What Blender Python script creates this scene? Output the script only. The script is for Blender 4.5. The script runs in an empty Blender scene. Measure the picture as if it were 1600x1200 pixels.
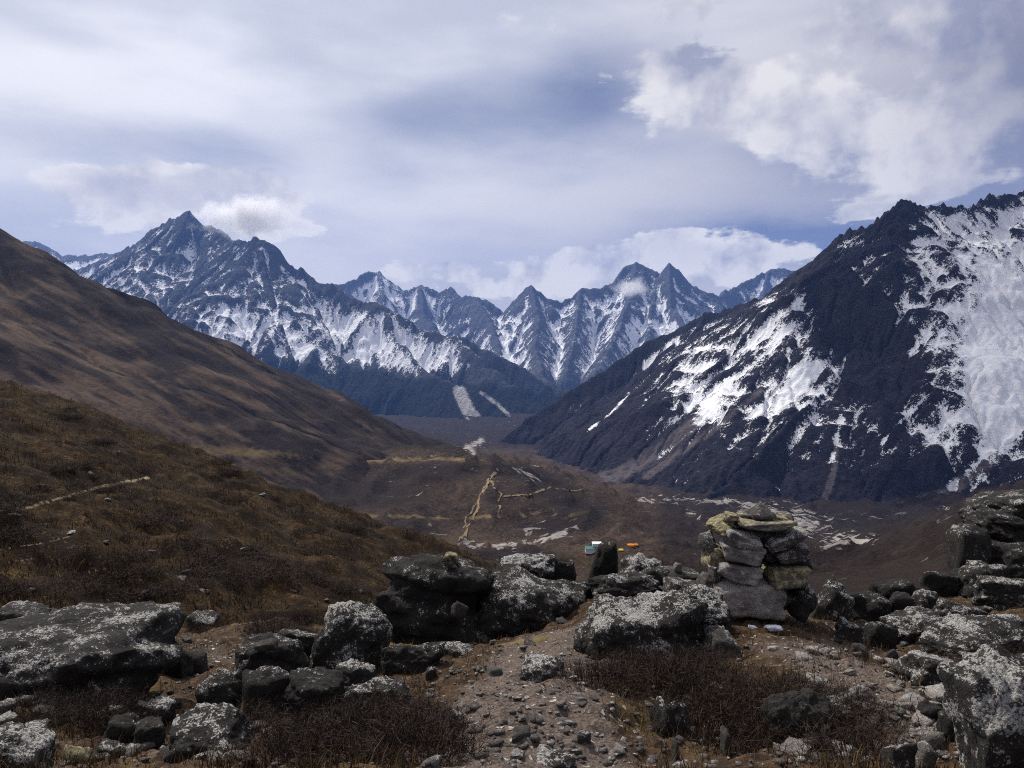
import bpy, math, random
import numpy as np
from math import radians as R

random.seed(7)
rng = np.random.default_rng(7)
scene = bpy.context.scene
COL = scene.collection

# ----------------------------------------------------------------------------- camera
F, CX, CY = 1200.0, 800.0, 560.0          # focal length in photo pixels, vanishing point of level lines
cam_d = bpy.data.cameras.new('camera')
cam = bpy.data.objects.new('camera', cam_d)
COL.objects.link(cam)
cam_d.sensor_width = 36.0
cam_d.lens = F / 1600.0 * 36.0
cam_d.shift_y = (CY - 600.0) / 1600.0
cam_d.clip_start, cam_d.clip_end = 0.1, 120000.0
cam.location = (0, 0, 0)                  # the eye is the origin; the ground lies 1.6 m lower
cam.rotation_euler = (R(90), 0, 0)        # level, looking along +Y
scene.camera = cam

# ----------------------------------------------------------------------------- sun, sky, exposure
SUN_AZ, SUN_EL = R(-38), R(52)            # ahead and to the left, high
SUN_DIR = (math.sin(SUN_AZ) * math.cos(SUN_EL), math.cos(SUN_AZ) * math.cos(SUN_EL), math.sin(SUN_EL))
sl = bpy.data.lights.new('sun', 'SUN')
sl.energy, sl.angle, sl.color = 5.0, R(0.6), (1.0, 0.94, 0.86)
sun = bpy.data.objects.new('sun', sl)
COL.objects.link(sun)
sun.location = (0, 0, 3000)
sun.rotation_euler = (R(90) - SUN_EL, 0, -SUN_AZ + R(180))
vs = scene.view_settings
vs.view_transform, vs.look, vs.exposure, vs.gamma = 'Standard', 'None', 0.0, 1.0
scene.display_settings.display_device = 'sRGB'
cy = scene.cycles
cy.use_denoising = False        # 128 samples are clean enough and keep the fine grain of rock and snow
cy.filter_width = 1.05
cy.max_bounces, cy.diffuse_bounces, cy.glossy_bounces = 6, 2, 1
cy.volume_bounces, cy.transparent_max_bounces = 2, 6
cy.caustics_reflective = cy.caustics_refractive = False


# ----------------------------------------------------------------------------- node helpers
class G:
    """small expression builder round one node tree"""
    def __init__(s, tree):
        s.t = tree
        tree.nodes.clear()

    def n(s, kind, **kw):
        nd = s.t.nodes.new(kind)
        for k, v in kw.items():
            setattr(nd, k, v)
        return nd

    def put(s, sock, v):
        if v is None:
            return
        if isinstance(v, bpy.types.NodeSocket):
            s.t.links.new(v, sock)
        else:
            if hasattr(sock.default_value, '__len__') and not hasattr(v, '__len__'):
                v = (v,) * len(sock.default_value)
            if hasattr(sock.default_value, '__len__') and len(sock.default_value) == 4 and len(v) == 3:
                v = tuple(v) + (1.0,)
            sock.default_value = v

    def m(s, op, a, b=None, c=None, clamp=False):
        nd = s.n('ShaderNodeMath', operation=op, use_clamp=clamp)
        s.put(nd.inputs[0], a); s.put(nd.inputs[1], b); s.put(nd.inputs[2], c)
        return nd.outputs[0]

    def add(s, a, b): return s.m('ADD', a, b)
    def sub(s, a, b): return s.m('SUBTRACT', a, b)
    def mul(s, a, b): return s.m('MULTIPLY', a, b)

    def v(s, op, a, b=None, out=0):
        nd = s.n('ShaderNodeVectorMath', operation=op)
        s.put(nd.inputs[0], a); s.put(nd.inputs[1], b)
        return nd.outputs[out]

    def noise(s, vec, scale, detail=4.0, rough=0.55, dist=0.0, out=0):
        nd = s.n('ShaderNodeTexNoise')
        s.put(nd.inputs['Vector'], vec)
        nd.inputs['Scale'].default_value = scale
        nd.inputs['Detail'].default_value = detail
        nd.inputs['Roughness'].default_value = rough
        nd.inputs['Distortion'].default_value = dist
        return nd.outputs[out]

    def step(s, x, lo, hi, a=0.0, b=1.0):
        nd = s.n('ShaderNodeMapRange', interpolation_type='SMOOTHSTEP')
        s.put(nd.inputs[0], x)
        for i, q in enumerate((lo, hi, a, b)):
            s.put(nd.inputs[i + 1], q)
        return nd.outputs[0]

    def mix(s, f, a, b, mode='MIX'):
        nd = s.n('ShaderNodeMix', data_type='RGBA', blend_type=mode)
        s.put(nd.inputs[0], f); s.put(nd.inputs[6], a); s.put(nd.inputs[7], b)
        return nd.outputs[2]

    def attr(s, name, out='Fac'):
        return s.n('ShaderNodeAttribute', attribute_name=name).outputs[out]

    def pos(s, sx=1, sy=1, sz=1):
        p = s.n('ShaderNodeNewGeometry').outputs['Position']
        return p if (sx, sy, sz) == (1, 1, 1) else s.v('MULTIPLY', p, (sx, sy, sz))

    def bump(s, h, strength=0.5, dist=0.1, normal=None):
        nd = s.n('ShaderNodeBump')
        nd.inputs['Strength'].default_value = strength
        nd.inputs['Distance'].default_value = dist
        s.put(nd.inputs['Height'], h)
        s.put(nd.inputs['Normal'], normal)
        return nd.outputs[0]

    def out(s, color, rough=0.9, normal=None, spec=0.2):
        b = s.n('ShaderNodeBsdfPrincipled')
        s.put(b.inputs['Base Color'], color)
        s.put(b.inputs['Roughness'], rough)
        b.inputs['Specular IOR Level'].default_value = spec
        s.put(b.inputs['Normal'], normal)
        o = s.n('ShaderNodeOutputMaterial')
        s.t.links.new(b.outputs[0], o.inputs['Surface'])


def material(name):
    m = bpy.data.materials.new(name)
    m.use_nodes = True
    return m, G(m.node_tree)


# ----------------------------------------------------------------------------- world: Nishita sky under broken cloud
world = bpy.data.worlds.new('World')
scene.world = world
world.use_nodes = True
g = G(world.node_tree)


def azel(px, py):
    return math.atan2(px - CX, F), math.atan2(CY - py, math.hypot(F, px - CX))


D = g.n('ShaderNodeTexCoord').outputs['Generated']
sep = g.n('ShaderNodeSeparateXYZ'); g.put(sep.inputs[0], D)
az = g.m('ARCTAN2', sep.outputs[0], sep.outputs[1])
el = g.m('ARCSINE', sep.outputs[2])
sky = g.n('ShaderNodeTexSky', sky_type='NISHITA')
sky.sun_disc = False
sky.sun_elevation, sky.sun_rotation = SUN_EL, SUN_AZ
sky.altitude, sky.air_density, sky.dust_density, sky.ozone_density = 4800, 1.0, 0.6, 1.5
Dflat = g.v('MULTIPLY', D, (1.0, 1.0, 3.2))
warp = g.v('MULTIPLY', g.v('SUBTRACT', g.noise(Dflat, 6.0, 6, 0.62, out=1), (.5, .5, .5)), (.20, .20, .20))
Dw = g.v('ADD', D, warp)
swp = g.n('ShaderNodeSeparateXYZ'); g.put(swp.inputs[0], warp)
azw = g.add(az, swp.outputs[0])
elw = g.add(el, g.mul(swp.outputs[2], 0.6))


def blobs(lst, a_=None, e_=None):
    """sum of soft elliptic patches round compass bearings and elevations (given as photo pixels)"""
    tot = None
    a_, e_ = a_ or az, e_ or el
    for (px, py, rx, ry, w) in lst:
        a0, e0 = azel(px, py)
        qa = g.mul(g.sub(a_, a0), F / rx)
        qe = g.mul(g.sub(e_, e0), F / ry)
        q = g.m('MULTIPLY_ADD', qa, qa, g.mul(qe, qe))
        k = g.mul(g.m('POWER', 2.71828, g.mul(q, -1.0)), w)
        tot = k if tot is None else g.add(tot, k)
    return tot


# thin high veil: brighter towards the sun
cosg = g.v('DOT_PRODUCT', D, SUN_DIR, out=1)
glow = g.step(cosg, 0.35, 0.98)
veil_n = g.noise(Dflat, 2.6, 4, 0.5)
blue = blobs([(1230, 375, 190, 34, .95), (935, 150, 100, 60, .60), (720, 190, 230, 55, .45), (180, 222, 240, 32, .42),
              (1560, 330, 260, 120, .35), (1350, 230, 160, 60, .3)], g.add(az, g.mul(swp.outputs[0], .5)), g.add(el, g.mul(swp.outputs[2], .3)))
veil = g.m('SUBTRACT', g.step(veil_n, 0.28, 0.60, 0.72, 1.0), g.mul(blue, 1.0), clamp=True)
veil_c = g.mix(glow, (6.4, 6.3, 7.0), (12.4, 12.5, 13.0))
veil_c = g.mix(g.step(veil_n, .35, .65, .35, 0), veil_c, (4.4, 5.0, 7.0))
blue_c = g.mix(0.72, g.mix(1.0, sky.outputs[0], (0.55, 0.6, 0.9), 'MULTIPLY'), (2.7, 3.2, 4.9))
lowv = g.step(el, .02, .17, .85, 0)
veil = g.m('MAXIMUM', veil, g.mul(lowv, g.sub(1.0, g.mul(blue, .8))))
veil_c = g.mix(g.step(el, .0, .2, .8, 0), veil_c, (9.6, 8.9, 8.4))
c1 = g.mix(veil, blue_c, veil_c)
# heaped cloud
def cumulus(vec, off):
    v2 = g.v('ADD', vec, off)
    na, nb = g.noise(v2, 7.0, 8, 0.55, 0.1), g.noise(v2, 15.0, 8, 0.58, 0.1)
    lo_ = g.step(el, .12, .20)
    return g.m('MULTIPLY_ADD', g.sub(na, nb), lo_, nb)
mask_b = blobs([(1350, 50, 320, 110, .55), (1075, 125, 95, 60, .46), (1250, 195, 110, 50, .42), (1480, 230, 200, 90, .42), (960, 20, 130, 40, .3), (1045, 60, 40, 26, -.35), (1170, 60, 60, 24, -.2), (1400, 120, 90, 40, -.18),
                (1100, 400, 130, 46, .62), (1040, 375, 60, 26, .35), (1190, 412, 70, 24, .45), (950, 425, 120, 44, .62), (850, 445, 70, 30, .5), (735, 435, 70, 28, .52), (640, 430, 50, 20, .4),
                (1372, 318, 36, 16, .75), (1450, 300, 120, 20, .35), (350, 300, 110, 42, .75), (140, 285, 110, 30, .5), (230, 330, 170, 50, .5), (430, 350, 50, 36, .6),
                (610, 150, 40, 22, .22), (945, 130, 20, 14, .25)], azw, elw)
n1 = cumulus(D, (0, 0, 0))
n2 = cumulus(D, (SUN_DIR[0] * .022, SUN_DIR[1] * .022, SUN_DIR[2] * .022))
gen = g.step(g.noise(D, 1.6, 3, .5), .52, .75, 0, .35)
away = g.step(g.m('ABSOLUTE', az), .62, .9)                       # beyond the view the same broken cloud goes on
dens = g.add(g.add(mask_b, g.mul(gen, away)), g.mul(g.sub(n1, 0.5), 1.25))
cov = g.step(dens, 0.34, 0.50)
nl1, nl2 = g.noise(D, 3.6, 4, .5), g.noise(g.v('ADD', D, tuple(x * .06 for x in SUN_DIR)), 3.6, 4, .5)
lit = g.m('ADD', g.add(g.mul(g.sub(n1, n2), 4.2), g.mul(g.sub(nl1, nl2), 5.0)), 0.58, clamp=True)
thick = g.step(dens, 0.5, 1.15)
cl_c = g.mix(lit, (4.3, 4.6, 6.1), (10.8, 10.5, 10.5))
cl_c = g.mix(g.mul(thick, 0.5), cl_c, (4.9, 5.1, 6.6))
low = g.step(el, 0.10, 0.17)                                        # the low banks in the distance are warmer and whiter
cl_c = g.mix(low, g.mix(lit, (6.2, 6.2, 7.0), (10.6, 10.2, 9.9)), cl_c)
c2 = g.mix(g.mul(cov, 0.93), c1, cl_c)
dk = blobs([(1640, 60, 90, 90, .55), (1600, 190, 140, 110, .35)])
c2 = g.mix(dk, c2, (2.0, 2.2, 3.6))
hz = g.step(el, -0.05, 0.0)
c3 = g.mix(hz, (2.0, 2.1, 2.6), c2)
bg = g.n('ShaderNodeBackground')
g.put(bg.inputs[0], c3)
bg.inputs[1].default_value = 0.082
ow = g.n('ShaderNodeOutputWorld')
g.t.links.new(bg.outputs[0], ow.inputs['Surface'])


# ----------------------------------------------------------------------------- numpy noise
def _hash(ix, iy, seed):
    n = (ix.astype(np.int64) * 374761393 + iy.astype(np.int64) * 668265263 + seed * 144266504) & 0xFFFFFFFF
    n = ((n ^ (n >> 13)) * 1274126177) & 0xFFFFFFFF
    return (n ^ (n >> 16)) & 255


_ang = np.random.default_rng(1).uniform(0, 2 * np.pi, 256)
_gx, _gy = np.cos(_ang), np.sin(_ang)
_g3 = np.random.default_rng(2).normal(size=(256, 3))
_g3 /= np.linalg.norm(_g3, axis=1)[:, None]


def perlin(x, y, seed=0):
    ix, iy = np.floor(x), np.floor(y)
    fx, fy = x - ix, y - iy
    u, w = fx * fx * fx * (fx * (fx * 6 - 15) + 10), fy * fy * fy * (fy * (fy * 6 - 15) + 10)

    def c(dx, dy):
        h = _hash(ix + dx, iy + dy, seed)
        return _gx[h] * (fx - dx) + _gy[h] * (fy - dy)
    a, b = c(0, 0), c(1, 0)
    p, q = c(0, 1), c(1, 1)
    return 1.4 * ((a + u * (b - a)) * (1 - w) + (p + u * (q - p)) * w)


def fbm(x, y, octv=5, seed=0, gain=0.5):
    t, amp = 0, 1.0
    for o in range(octv):
        t = t + amp * perlin(x * 2 ** o + 17.3 * o, y * 2 ** o - 9.1 * o, seed + o)
        amp *= gain
    return t


def ridged(x, y, octv=5, seed=0, gain=0.5):
    t, amp, w = 0, 1.0, 1.0
    for o in range(octv):
        r = 1 - np.abs(perlin(x * 2.03 ** o + 3.7 * o, y * 2.03 ** o + 5.1 * o, seed + o)) * 1.6
        r = np.clip(r, 0, 1) ** 2 * w
        t = t + amp * r
        w = np.clip(r * 1.6, 0.15, 1)
        amp *= gain
    return t


def perlin3(p, seed=0):
    i = np.floor(p)
    f = p - i
    u = f * f * f * (f * (f * 6 - 15) + 10)
    tot = 0
    for dx in (0, 1):
        for dy in (0, 1):
            for dz in (0, 1):
                h = _hash(i[:, 0] + dx + 57 * (i[:, 2] + dz), i[:, 1] + dy + 131 * (i[:, 2] + dz), seed)
                d = (_g3[h] * (f - np.array((dx, dy, dz)))).sum(1)
                wgt = np.where(dx, u[:, 0], 1 - u[:, 0]) * np.where(dy, u[:, 1], 1 - u[:, 1]) * np.where(dz, u[:, 2], 1 - u[:, 2])
                tot = tot + wgt * d
    return 1.5 * tot


def sstep(x, lo, hi):
    t = np.clip((x - lo) / (hi - lo), 0, 1)
    return t * t * (3 - 2 * t)


def smax(a, b, k):
    h = np.clip(0.5 + 0.5 * (a - b) / k, 0, 1)
    return b + (a - b) * h + k * h * (1 - h)


def P(px, py, Y):
    """a photo pixel at distance Y -> a point of the place"""
    return ((px - CX) / F * Y, Y, (CY - py) / F * Y)


# ----------------------------------------------------------------------------- mesh helpers
def mesh_obj(name, verts, faces_flat, nper, mat, smooth=True, attrs=None, parent=None):
    me = bpy.data.meshes.new(name)
    nv, nf = len(verts), len(faces_flat) // nper
    me.vertices.add(nv)
    me.vertices.foreach_set('co', np.asarray(verts, np.float32).ravel())
    me.loops.add(nf * nper)
    me.loops.foreach_set('vertex_index', np.asarray(faces_flat, np.int32).ravel())
    me.polygons.add(nf)
    me.polygons.foreach_set('loop_start', np.arange(0, nf * nper, nper, dtype=np.int32))
    me.polygons.foreach_set('loop_total', np.full(nf, nper, np.int32))
    if smooth:
        me.polygons.foreach_set('use_smooth', np.ones(nf, bool))
    me.update(calc_edges=True)
    for k, a in (attrs or {}).items():
        at = me.attributes.new(k, 'FLOAT', 'POINT')
        at.data.foreach_set('value', np.asarray(a, np.float32).ravel())
    me.materials.append(mat)
    o = bpy.data.objects.new(name, me)
    COL.objects.link(o)
    if parent:
        o.parent = parent
    return o


def tag(o, label=None, cat=None, group=None, kind=None):
    for k, v in (('label', label), ('category', cat), ('group', group), ('kind', kind)):
        if v:
            o[k] = v
    return o


def empty(name, loc):
    o = bpy.data.objects.new(name, None)
    o.location = loc
    o.empty_display_size = 0.2
    COL.objects.link(o)
    return o


def blur(a, r, it=2):
    for _ in range(it):
        for ax in (0, 1):
            p = np.pad(a, [(r + 1, r) if i == ax else (0, 0) for i in (0, 1)], mode='edge').cumsum(ax)
            n = a.shape[ax]
            a = (np.take(p, range(2 * r + 1, 2 * r + 1 + n), ax) - np.take(p, range(0, n), ax)) / (2 * r + 1)
    return a


def sheet(name, hfun, pxr, yr, nx, ny, mat, attrfun=None, label=None):
    """one continuous sheet of ground, sampled finer where it lies nearer"""
    px = np.linspace(pxr[0], pxr[1], nx)
    yy = np.geomspace(yr[0], yr[1], ny) if yr[0] > 0 else np.linspace(yr[0], yr[1], ny)
    PX, Y = np.meshgrid(px, yy)
    X = (PX - CX) / F * Y
    Z = hfun(X, Y)
    extra = {}
    if isinstance(Z, tuple):
        Z, extra = Z
    du = [np.gradient(q, axis=1) for q in (X, Y, Z)]
    dv = [np.gradient(q, axis=0) for q in (X, Y, Z)]
    nz = du[0] * dv[1] - du[1] * dv[0]
    nxv = du[1] * dv[2] - du[2] * dv[1]
    nyv = du[2] * dv[0] - du[0] * dv[2]
    up = np.abs(nz) / np.sqrt(nz ** 2 + nxv ** 2 + nyv ** 2 + 1e-12)
    attrs = attrfun(X, Y, Z, PX, CY - F * Z / Y, up, extra) if attrfun else {}
    i = np.arange((ny - 1) * nx).reshape(ny - 1, nx)[:, :-1].ravel()
    faces = np.stack([i, i + 1, i + nx + 1, i + nx], 1)
    o = mesh_obj(name, np.stack([X.ravel(), Y.ravel(), Z.ravel()], 1), faces.ravel(), 4, mat, True, attrs)
    tag(o, label=label, kind='structure')
    return o


def seg_dist(X, Y, a, b):
    vx, vy = b[0] - a[0], b[1] - a[1]
    L2 = vx * vx + vy * vy + 1e-9
    t = np.clip(((X - a[0]) * vx + (Y - a[1]) * vy) / L2, 0, 1)
    ex, ey = X - a[0] - t * vx, Y - a[1] - t * vy
    return np.sqrt(ex * ex + ey * ey), t, math.sqrt(L2), np.sign(vx * ey - vy * ex)


def pline(PX, PY, pts, w):
    """1 along a line drawn over the photo, falling off over w pixels"""
    d = 1e9
    for a, b in zip(pts[:-1], pts[1:]):
        d = np.minimum(d, seg_dist(PX, PY, a, b)[0])
    return np.exp(-(d / w) ** 2)


def patch(PX, PY, cx, cy_, rx, ry, ang=0):
    c, s = math.cos(R(ang)), math.sin(R(ang))
    x, y = PX - cx, PY - cy_
    return np.exp(-(((x * c + y * s) / rx) ** 2 + ((-x * s + y * c) / ry) ** 2))


def ridges_height(X, Y, ridges, k, d0, lam, rib, warp, seed, jag=0.0, fine=0.0, cv=0.35):
    """mountain as a net of ridge lines with gullied flanks"""
    lines = [[P(*q) for q in r] for r in ridges]

    def scan(Xw, Yw):
        H = np.full(X.shape, -1e9)
        S, Dn = np.zeros(X.shape), np.zeros(X.shape)
        for li, ln in enumerate(lines):
            acc = li * 7919.0
            for a, b in zip(ln[:-1], ln[1:]):
                d, t, L, sg = seg_dist(Xw, Yw, a, b)
                h = a[2] + t * (b[2] - a[2]) - k * d * (1 - cv * d / (d + d0))
                w = h > H
                H = np.where(w, h, H)
                S = np.where(w, acc + t * L + sg * 3331.0, S)
                Dn = np.where(w, d, Dn)
                acc += L
        return H, S, Dn
    _, _, D0 = scan(X, Y)
    fall = sstep(D0, 0, warp * 2.5)
    wx = fbm(X / (lam * 3), Y / (lam * 3), 3, seed + 11) * warp * fall
    wy = fbm(X / (lam * 3), Y / (lam * 3), 3, seed + 23) * warp * fall
    H, S, Dn = scan(X + wx, Y + wy)
    grow = np.clip(Dn / (lam * 1.2), 0, 1)
    Sw = S + 0.35 * lam * fbm(X / lam, Y / lam, 3, seed + 31)
    r1 = ridged(Sw / lam, Dn / (lam * 5), 3, seed + 41) - 0.7
    r2 = ridged(Sw / (lam * .33), Dn / (lam * 1.6), 2, seed + 47) - 0.7
    gul = r1 + 0.45 * r2
    H = H + rib * grow * gul
    rr = fbm(X / (lam * 1.3), Y / (lam * 1.3), 6, seed + 53, .55)
    H = H + rib * 0.5 * np.clip(Dn / (lam * 0.8), 0.1, 1) * rr
    if jag:
        H = H + jag * fbm(X / (jag * 5), Y / (jag * 5), 4, seed + 61) * np.exp(-Dn / (lam * .6))
    if fine:
        H = H + fine * ridged(X / (fine * 9), Y / (fine * 9), 4, seed + 71)
    return H, {'gul': gul, 'rr': rr, 'd': Dn, 's': S}


def erode(Z, cell, iters, K):
    """running water cuts gullies: steepest-descent flow and an implicit stream-power step"""
    ny, nx = Z.shape
    idx = np.arange(ny * nx).reshape(ny, nx)
    for it in range(iters):
        best = np.zeros_like(Z)
        rec = idx.copy()
        for dy in (-1, 0, 1):
            for dx in (-1, 0, 1):
                if not (dx or dy):
                    continue
                L = cell * math.hypot(dx, dy)
                y0, y1, x0, x1 = max(0, -dy), ny - max(0, dy), max(0, -dx), nx - max(0, dx)
                s = np.full_like(Z, -1.0)
                s[y0:y1, x0:x1] = (Z[y0:y1, x0:x1] - Z[y0 + dy:y1 + dy, x0 + dx:x1 + dx]) / L
                w = s > best
                best = np.where(w, s, best)
                rec = np.where(w, idx + dy * nx + dx, rec)
        z = Z.ravel()
        order = np.argsort(-z).tolist()
        r = rec.ravel().tolist()
        A = [1.0] * (ny * nx)
        for i in order:
            j = r[i]
            if j != i:
                A[j] += A[i]
        An = np.array(A)
        f = (K * np.sqrt(np.minimum(An, 4000))).tolist()
        zl = z.tolist()
        for i in reversed(order):
            j = r[i]
            if j != i:
                q_ = f[i]
                zl[i] = (zl[i] + q_ * zl[j]) / (1 + q_)
        Z = np.array(zl).reshape(ny, nx)
    return Z, np.log(An.reshape(ny, nx))


def carved(hfun, box, cell, iters, K):
    """a mountain's heights on a regular grid, eroded, as a function of place"""
    xs_, ys_ = np.arange(box[0], box[1], cell), np.arange(box[2], box[3], cell)
    X, Y = np.meshgrid(xs_, ys_)
    Z0, ex = hfun(X, Y)
    Dr = ex['d']
    Z, A = erode(Z0, cell, iters, K)
    A = blur(A, 1, 1)

    def f(Xq, Yq):
        u = np.clip((Xq - box[0]) / cell, 0, len(xs_) - 1.001)
        w = np.clip((Yq - box[2]) / cell, 0, len(ys_) - 1.001)
        i, j = u.astype(int), w.astype(int)
        fu, fw = u - i, w - j

        def s(q_):
            return (q_[j, i] * (1 - fu) + q_[j, i + 1] * fu) * (1 - fw) + (q_[j + 1, i] * (1 - fu) + q_[j + 1, i + 1] * fu) * fw
        return s(Z), s(A), s(Dr)
    return f


class TPS:
    """thin plate through given points: the lie of the land"""
    def __init__(s, pts, reg=0.0, sc=1.0):
        p = np.array(pts, float)
        s.sc = sc
        s.c = p[:, :2] / sc
        n = len(p)
        K = s.U(np.linalg.norm(s.c[:, None] - s.c[None], axis=2)) + reg * np.eye(n)
        Q = np.hstack([np.ones((n, 1)), s.c])
        A = np.block([[K, Q], [Q.T, np.zeros((3, 3))]])
        w = np.linalg.lstsq(A, np.concatenate([p[:, 2], np.zeros(3)]), rcond=None)[0]
        s.w, s.a = w[:n], w[n:]

    @staticmethod
    def U(r):
        return r * r * np.log(r + 1e-9)

    def __call__(s, X, Y):
        x, y = X / s.sc, Y / s.sc
        z = s.a[0] + s.a[1] * x + s.a[2] * y
        for (cx, cy2), w in zip(s.c, s.w):
            z = z + w * s.U(np.sqrt((x - cx) ** 2 + (y - cy2) ** 2))
        return z


def hit(px, py, hfun, y0, y1, n=4000):
    """where the sight line through a photo pixel meets the ground"""
    Y = np.geomspace(y0, y1, n)
    X = (px - CX) / F * Y
    z = hfun(X, Y)
    below = (CY - py) / F * Y <= z
    i = int(np.argmax(below)) if below.any() else n - 1
    return X[i], Y[i], z[i]


# ============================================================================= THE SETTING
# ---- mountain materials: dark rock, scree and old snow; the snow lies where the mesh attribute says
def mountain_mat(name, rock, rock2, scree, noise_scale, snow_c=(0.78, 0.79, 0.82)):
    m, q = material(name)
    p = q.pos()
    n1 = q.noise(p, noise_scale, 8, 0.62)
    n2 = q.noise(q.pos(1, 1, 3.5), noise_scale * 3.5, 6, 0.6)
    nf = q.noise(q.pos(1, 1, .6), noise_scale * 9, 6, 0.65)
    c = q.mix(q.step(n2, .35, .65), rock, rock2)
    c = q.mix(q.mul(q.step(nf, .3, .7), .5), c, q.mix(1.0, c, (.45, .45, .5), 'MULTIPLY'))
    c = q.mix(q.step(q.add(q.attr('dark'), q.mul(q.sub(n1, .5), .5)), .3, .7), c, (.006, .008, .009))
    c = q.mix(q.step(q.add(q.attr('scree'), q.mul(q.sub(nf, .5), .9)), .30, .70), c, scree)
    nff = q.noise(q.pos(1, 1, .45), noise_scale * 26, 5, 0.7)
    s = q.add(q.attr('snow'), q.add(q.mul(q.sub(n1, .5), .45), q.add(q.mul(q.sub(nf, .5), .9), q.mul(q.sub(nff, .5), .9))))
    sm = q.step(s, .47, .54)
    c = q.mix(sm, c, q.mix(n1, snow_c, tuple(x * .86 for x in snow_c)))
    h = q.mul(q.add(q.add(q.mul(n2, .6), nf), q.mul(nff, .5)), q.m('MULTIPLY_ADD', sm, -.75, 1.0))
    q.out(c, q.mix(sm, (.95,) * 3, (.6,) * 3), q.bump(h, .55, 0.35 / noise_scale), .1)
    return m


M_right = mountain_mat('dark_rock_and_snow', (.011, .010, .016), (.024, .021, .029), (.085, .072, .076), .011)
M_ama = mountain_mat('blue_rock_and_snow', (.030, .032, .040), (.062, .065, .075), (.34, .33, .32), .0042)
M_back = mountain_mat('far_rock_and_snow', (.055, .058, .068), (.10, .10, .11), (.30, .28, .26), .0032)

# ---- the dark mountain on the right
RIGHT = [
    [(760, 702, 4300), (830, 650, 4450), (900, 602, 4550), (1000, 542, 4650), (1100, 490, 4600), (1180, 466, 4500), (1262, 448, 4400),
     (1285, 405, 4150), (1318, 358, 4000), (1365, 352, 3950), (1380, 332, 3850), (1410, 309, 3750), (1440, 318, 3800), (1480, 324, 3850),
     (1515, 320, 3900), (1552, 300, 4000), (1588, 302, 4050), (1620, 284, 4100), (1750, 240, 4200), (1950, 260, 4300)],
    [(1410, 309, 3750), (1388, 400, 3450), (1352, 480, 3200), (1312, 560, 2950), (1250, 640, 2700), (1180, 715, 2480), (1110, 768, 2330)],
    [(1440, 318, 3800), (1452, 420, 3500), (1472, 520, 3250), (1484, 600, 3000), (1452, 680, 2700), (1400, 760, 2350)],
    [(1588, 302, 4050), (1625, 380, 3800), (1690, 500, 3400), (1760, 650, 2800)],
    [(1262, 440, 4400), (1240, 500, 4100), (1180, 570, 3700), (1090, 640, 3300), (1000, 710, 2950)],
    [(1100, 490, 4600), (1060, 560, 4250), (990, 640, 3900), (900, 700, 3500)],
    [(1365, 352, 3950), (1330, 430, 3700), (1285, 500, 3450), (1210, 590, 3150), (1110, 680, 2800)],
]


def h_right(X, Y):
    z, A, z0 = cut_right(X, Y)
    cr = np.exp(-z0 / 90.0) * sstep(X, 900, 1700)
    return z + 2.6 * fbm(X / 22., Y / 22., 4, 108, .6) + 5.0 * np.abs(fbm(X / 70., Y / 70., 3, 109)) + cr * (17 * (ridged(X / 60., Y / 60., 4, 117) - .9) + 10 * fbm(X / 24., Y / 24., 3, 119)), {'A': A}


cut_right = carved(lambda X, Y: ridges_height(X, Y, RIGHT, 1.30, 150, 150, 30, 70, 100, jag=20, cv=.50), (-500, 4400, 1700, 5600), 9.0, 10, .020)


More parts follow.
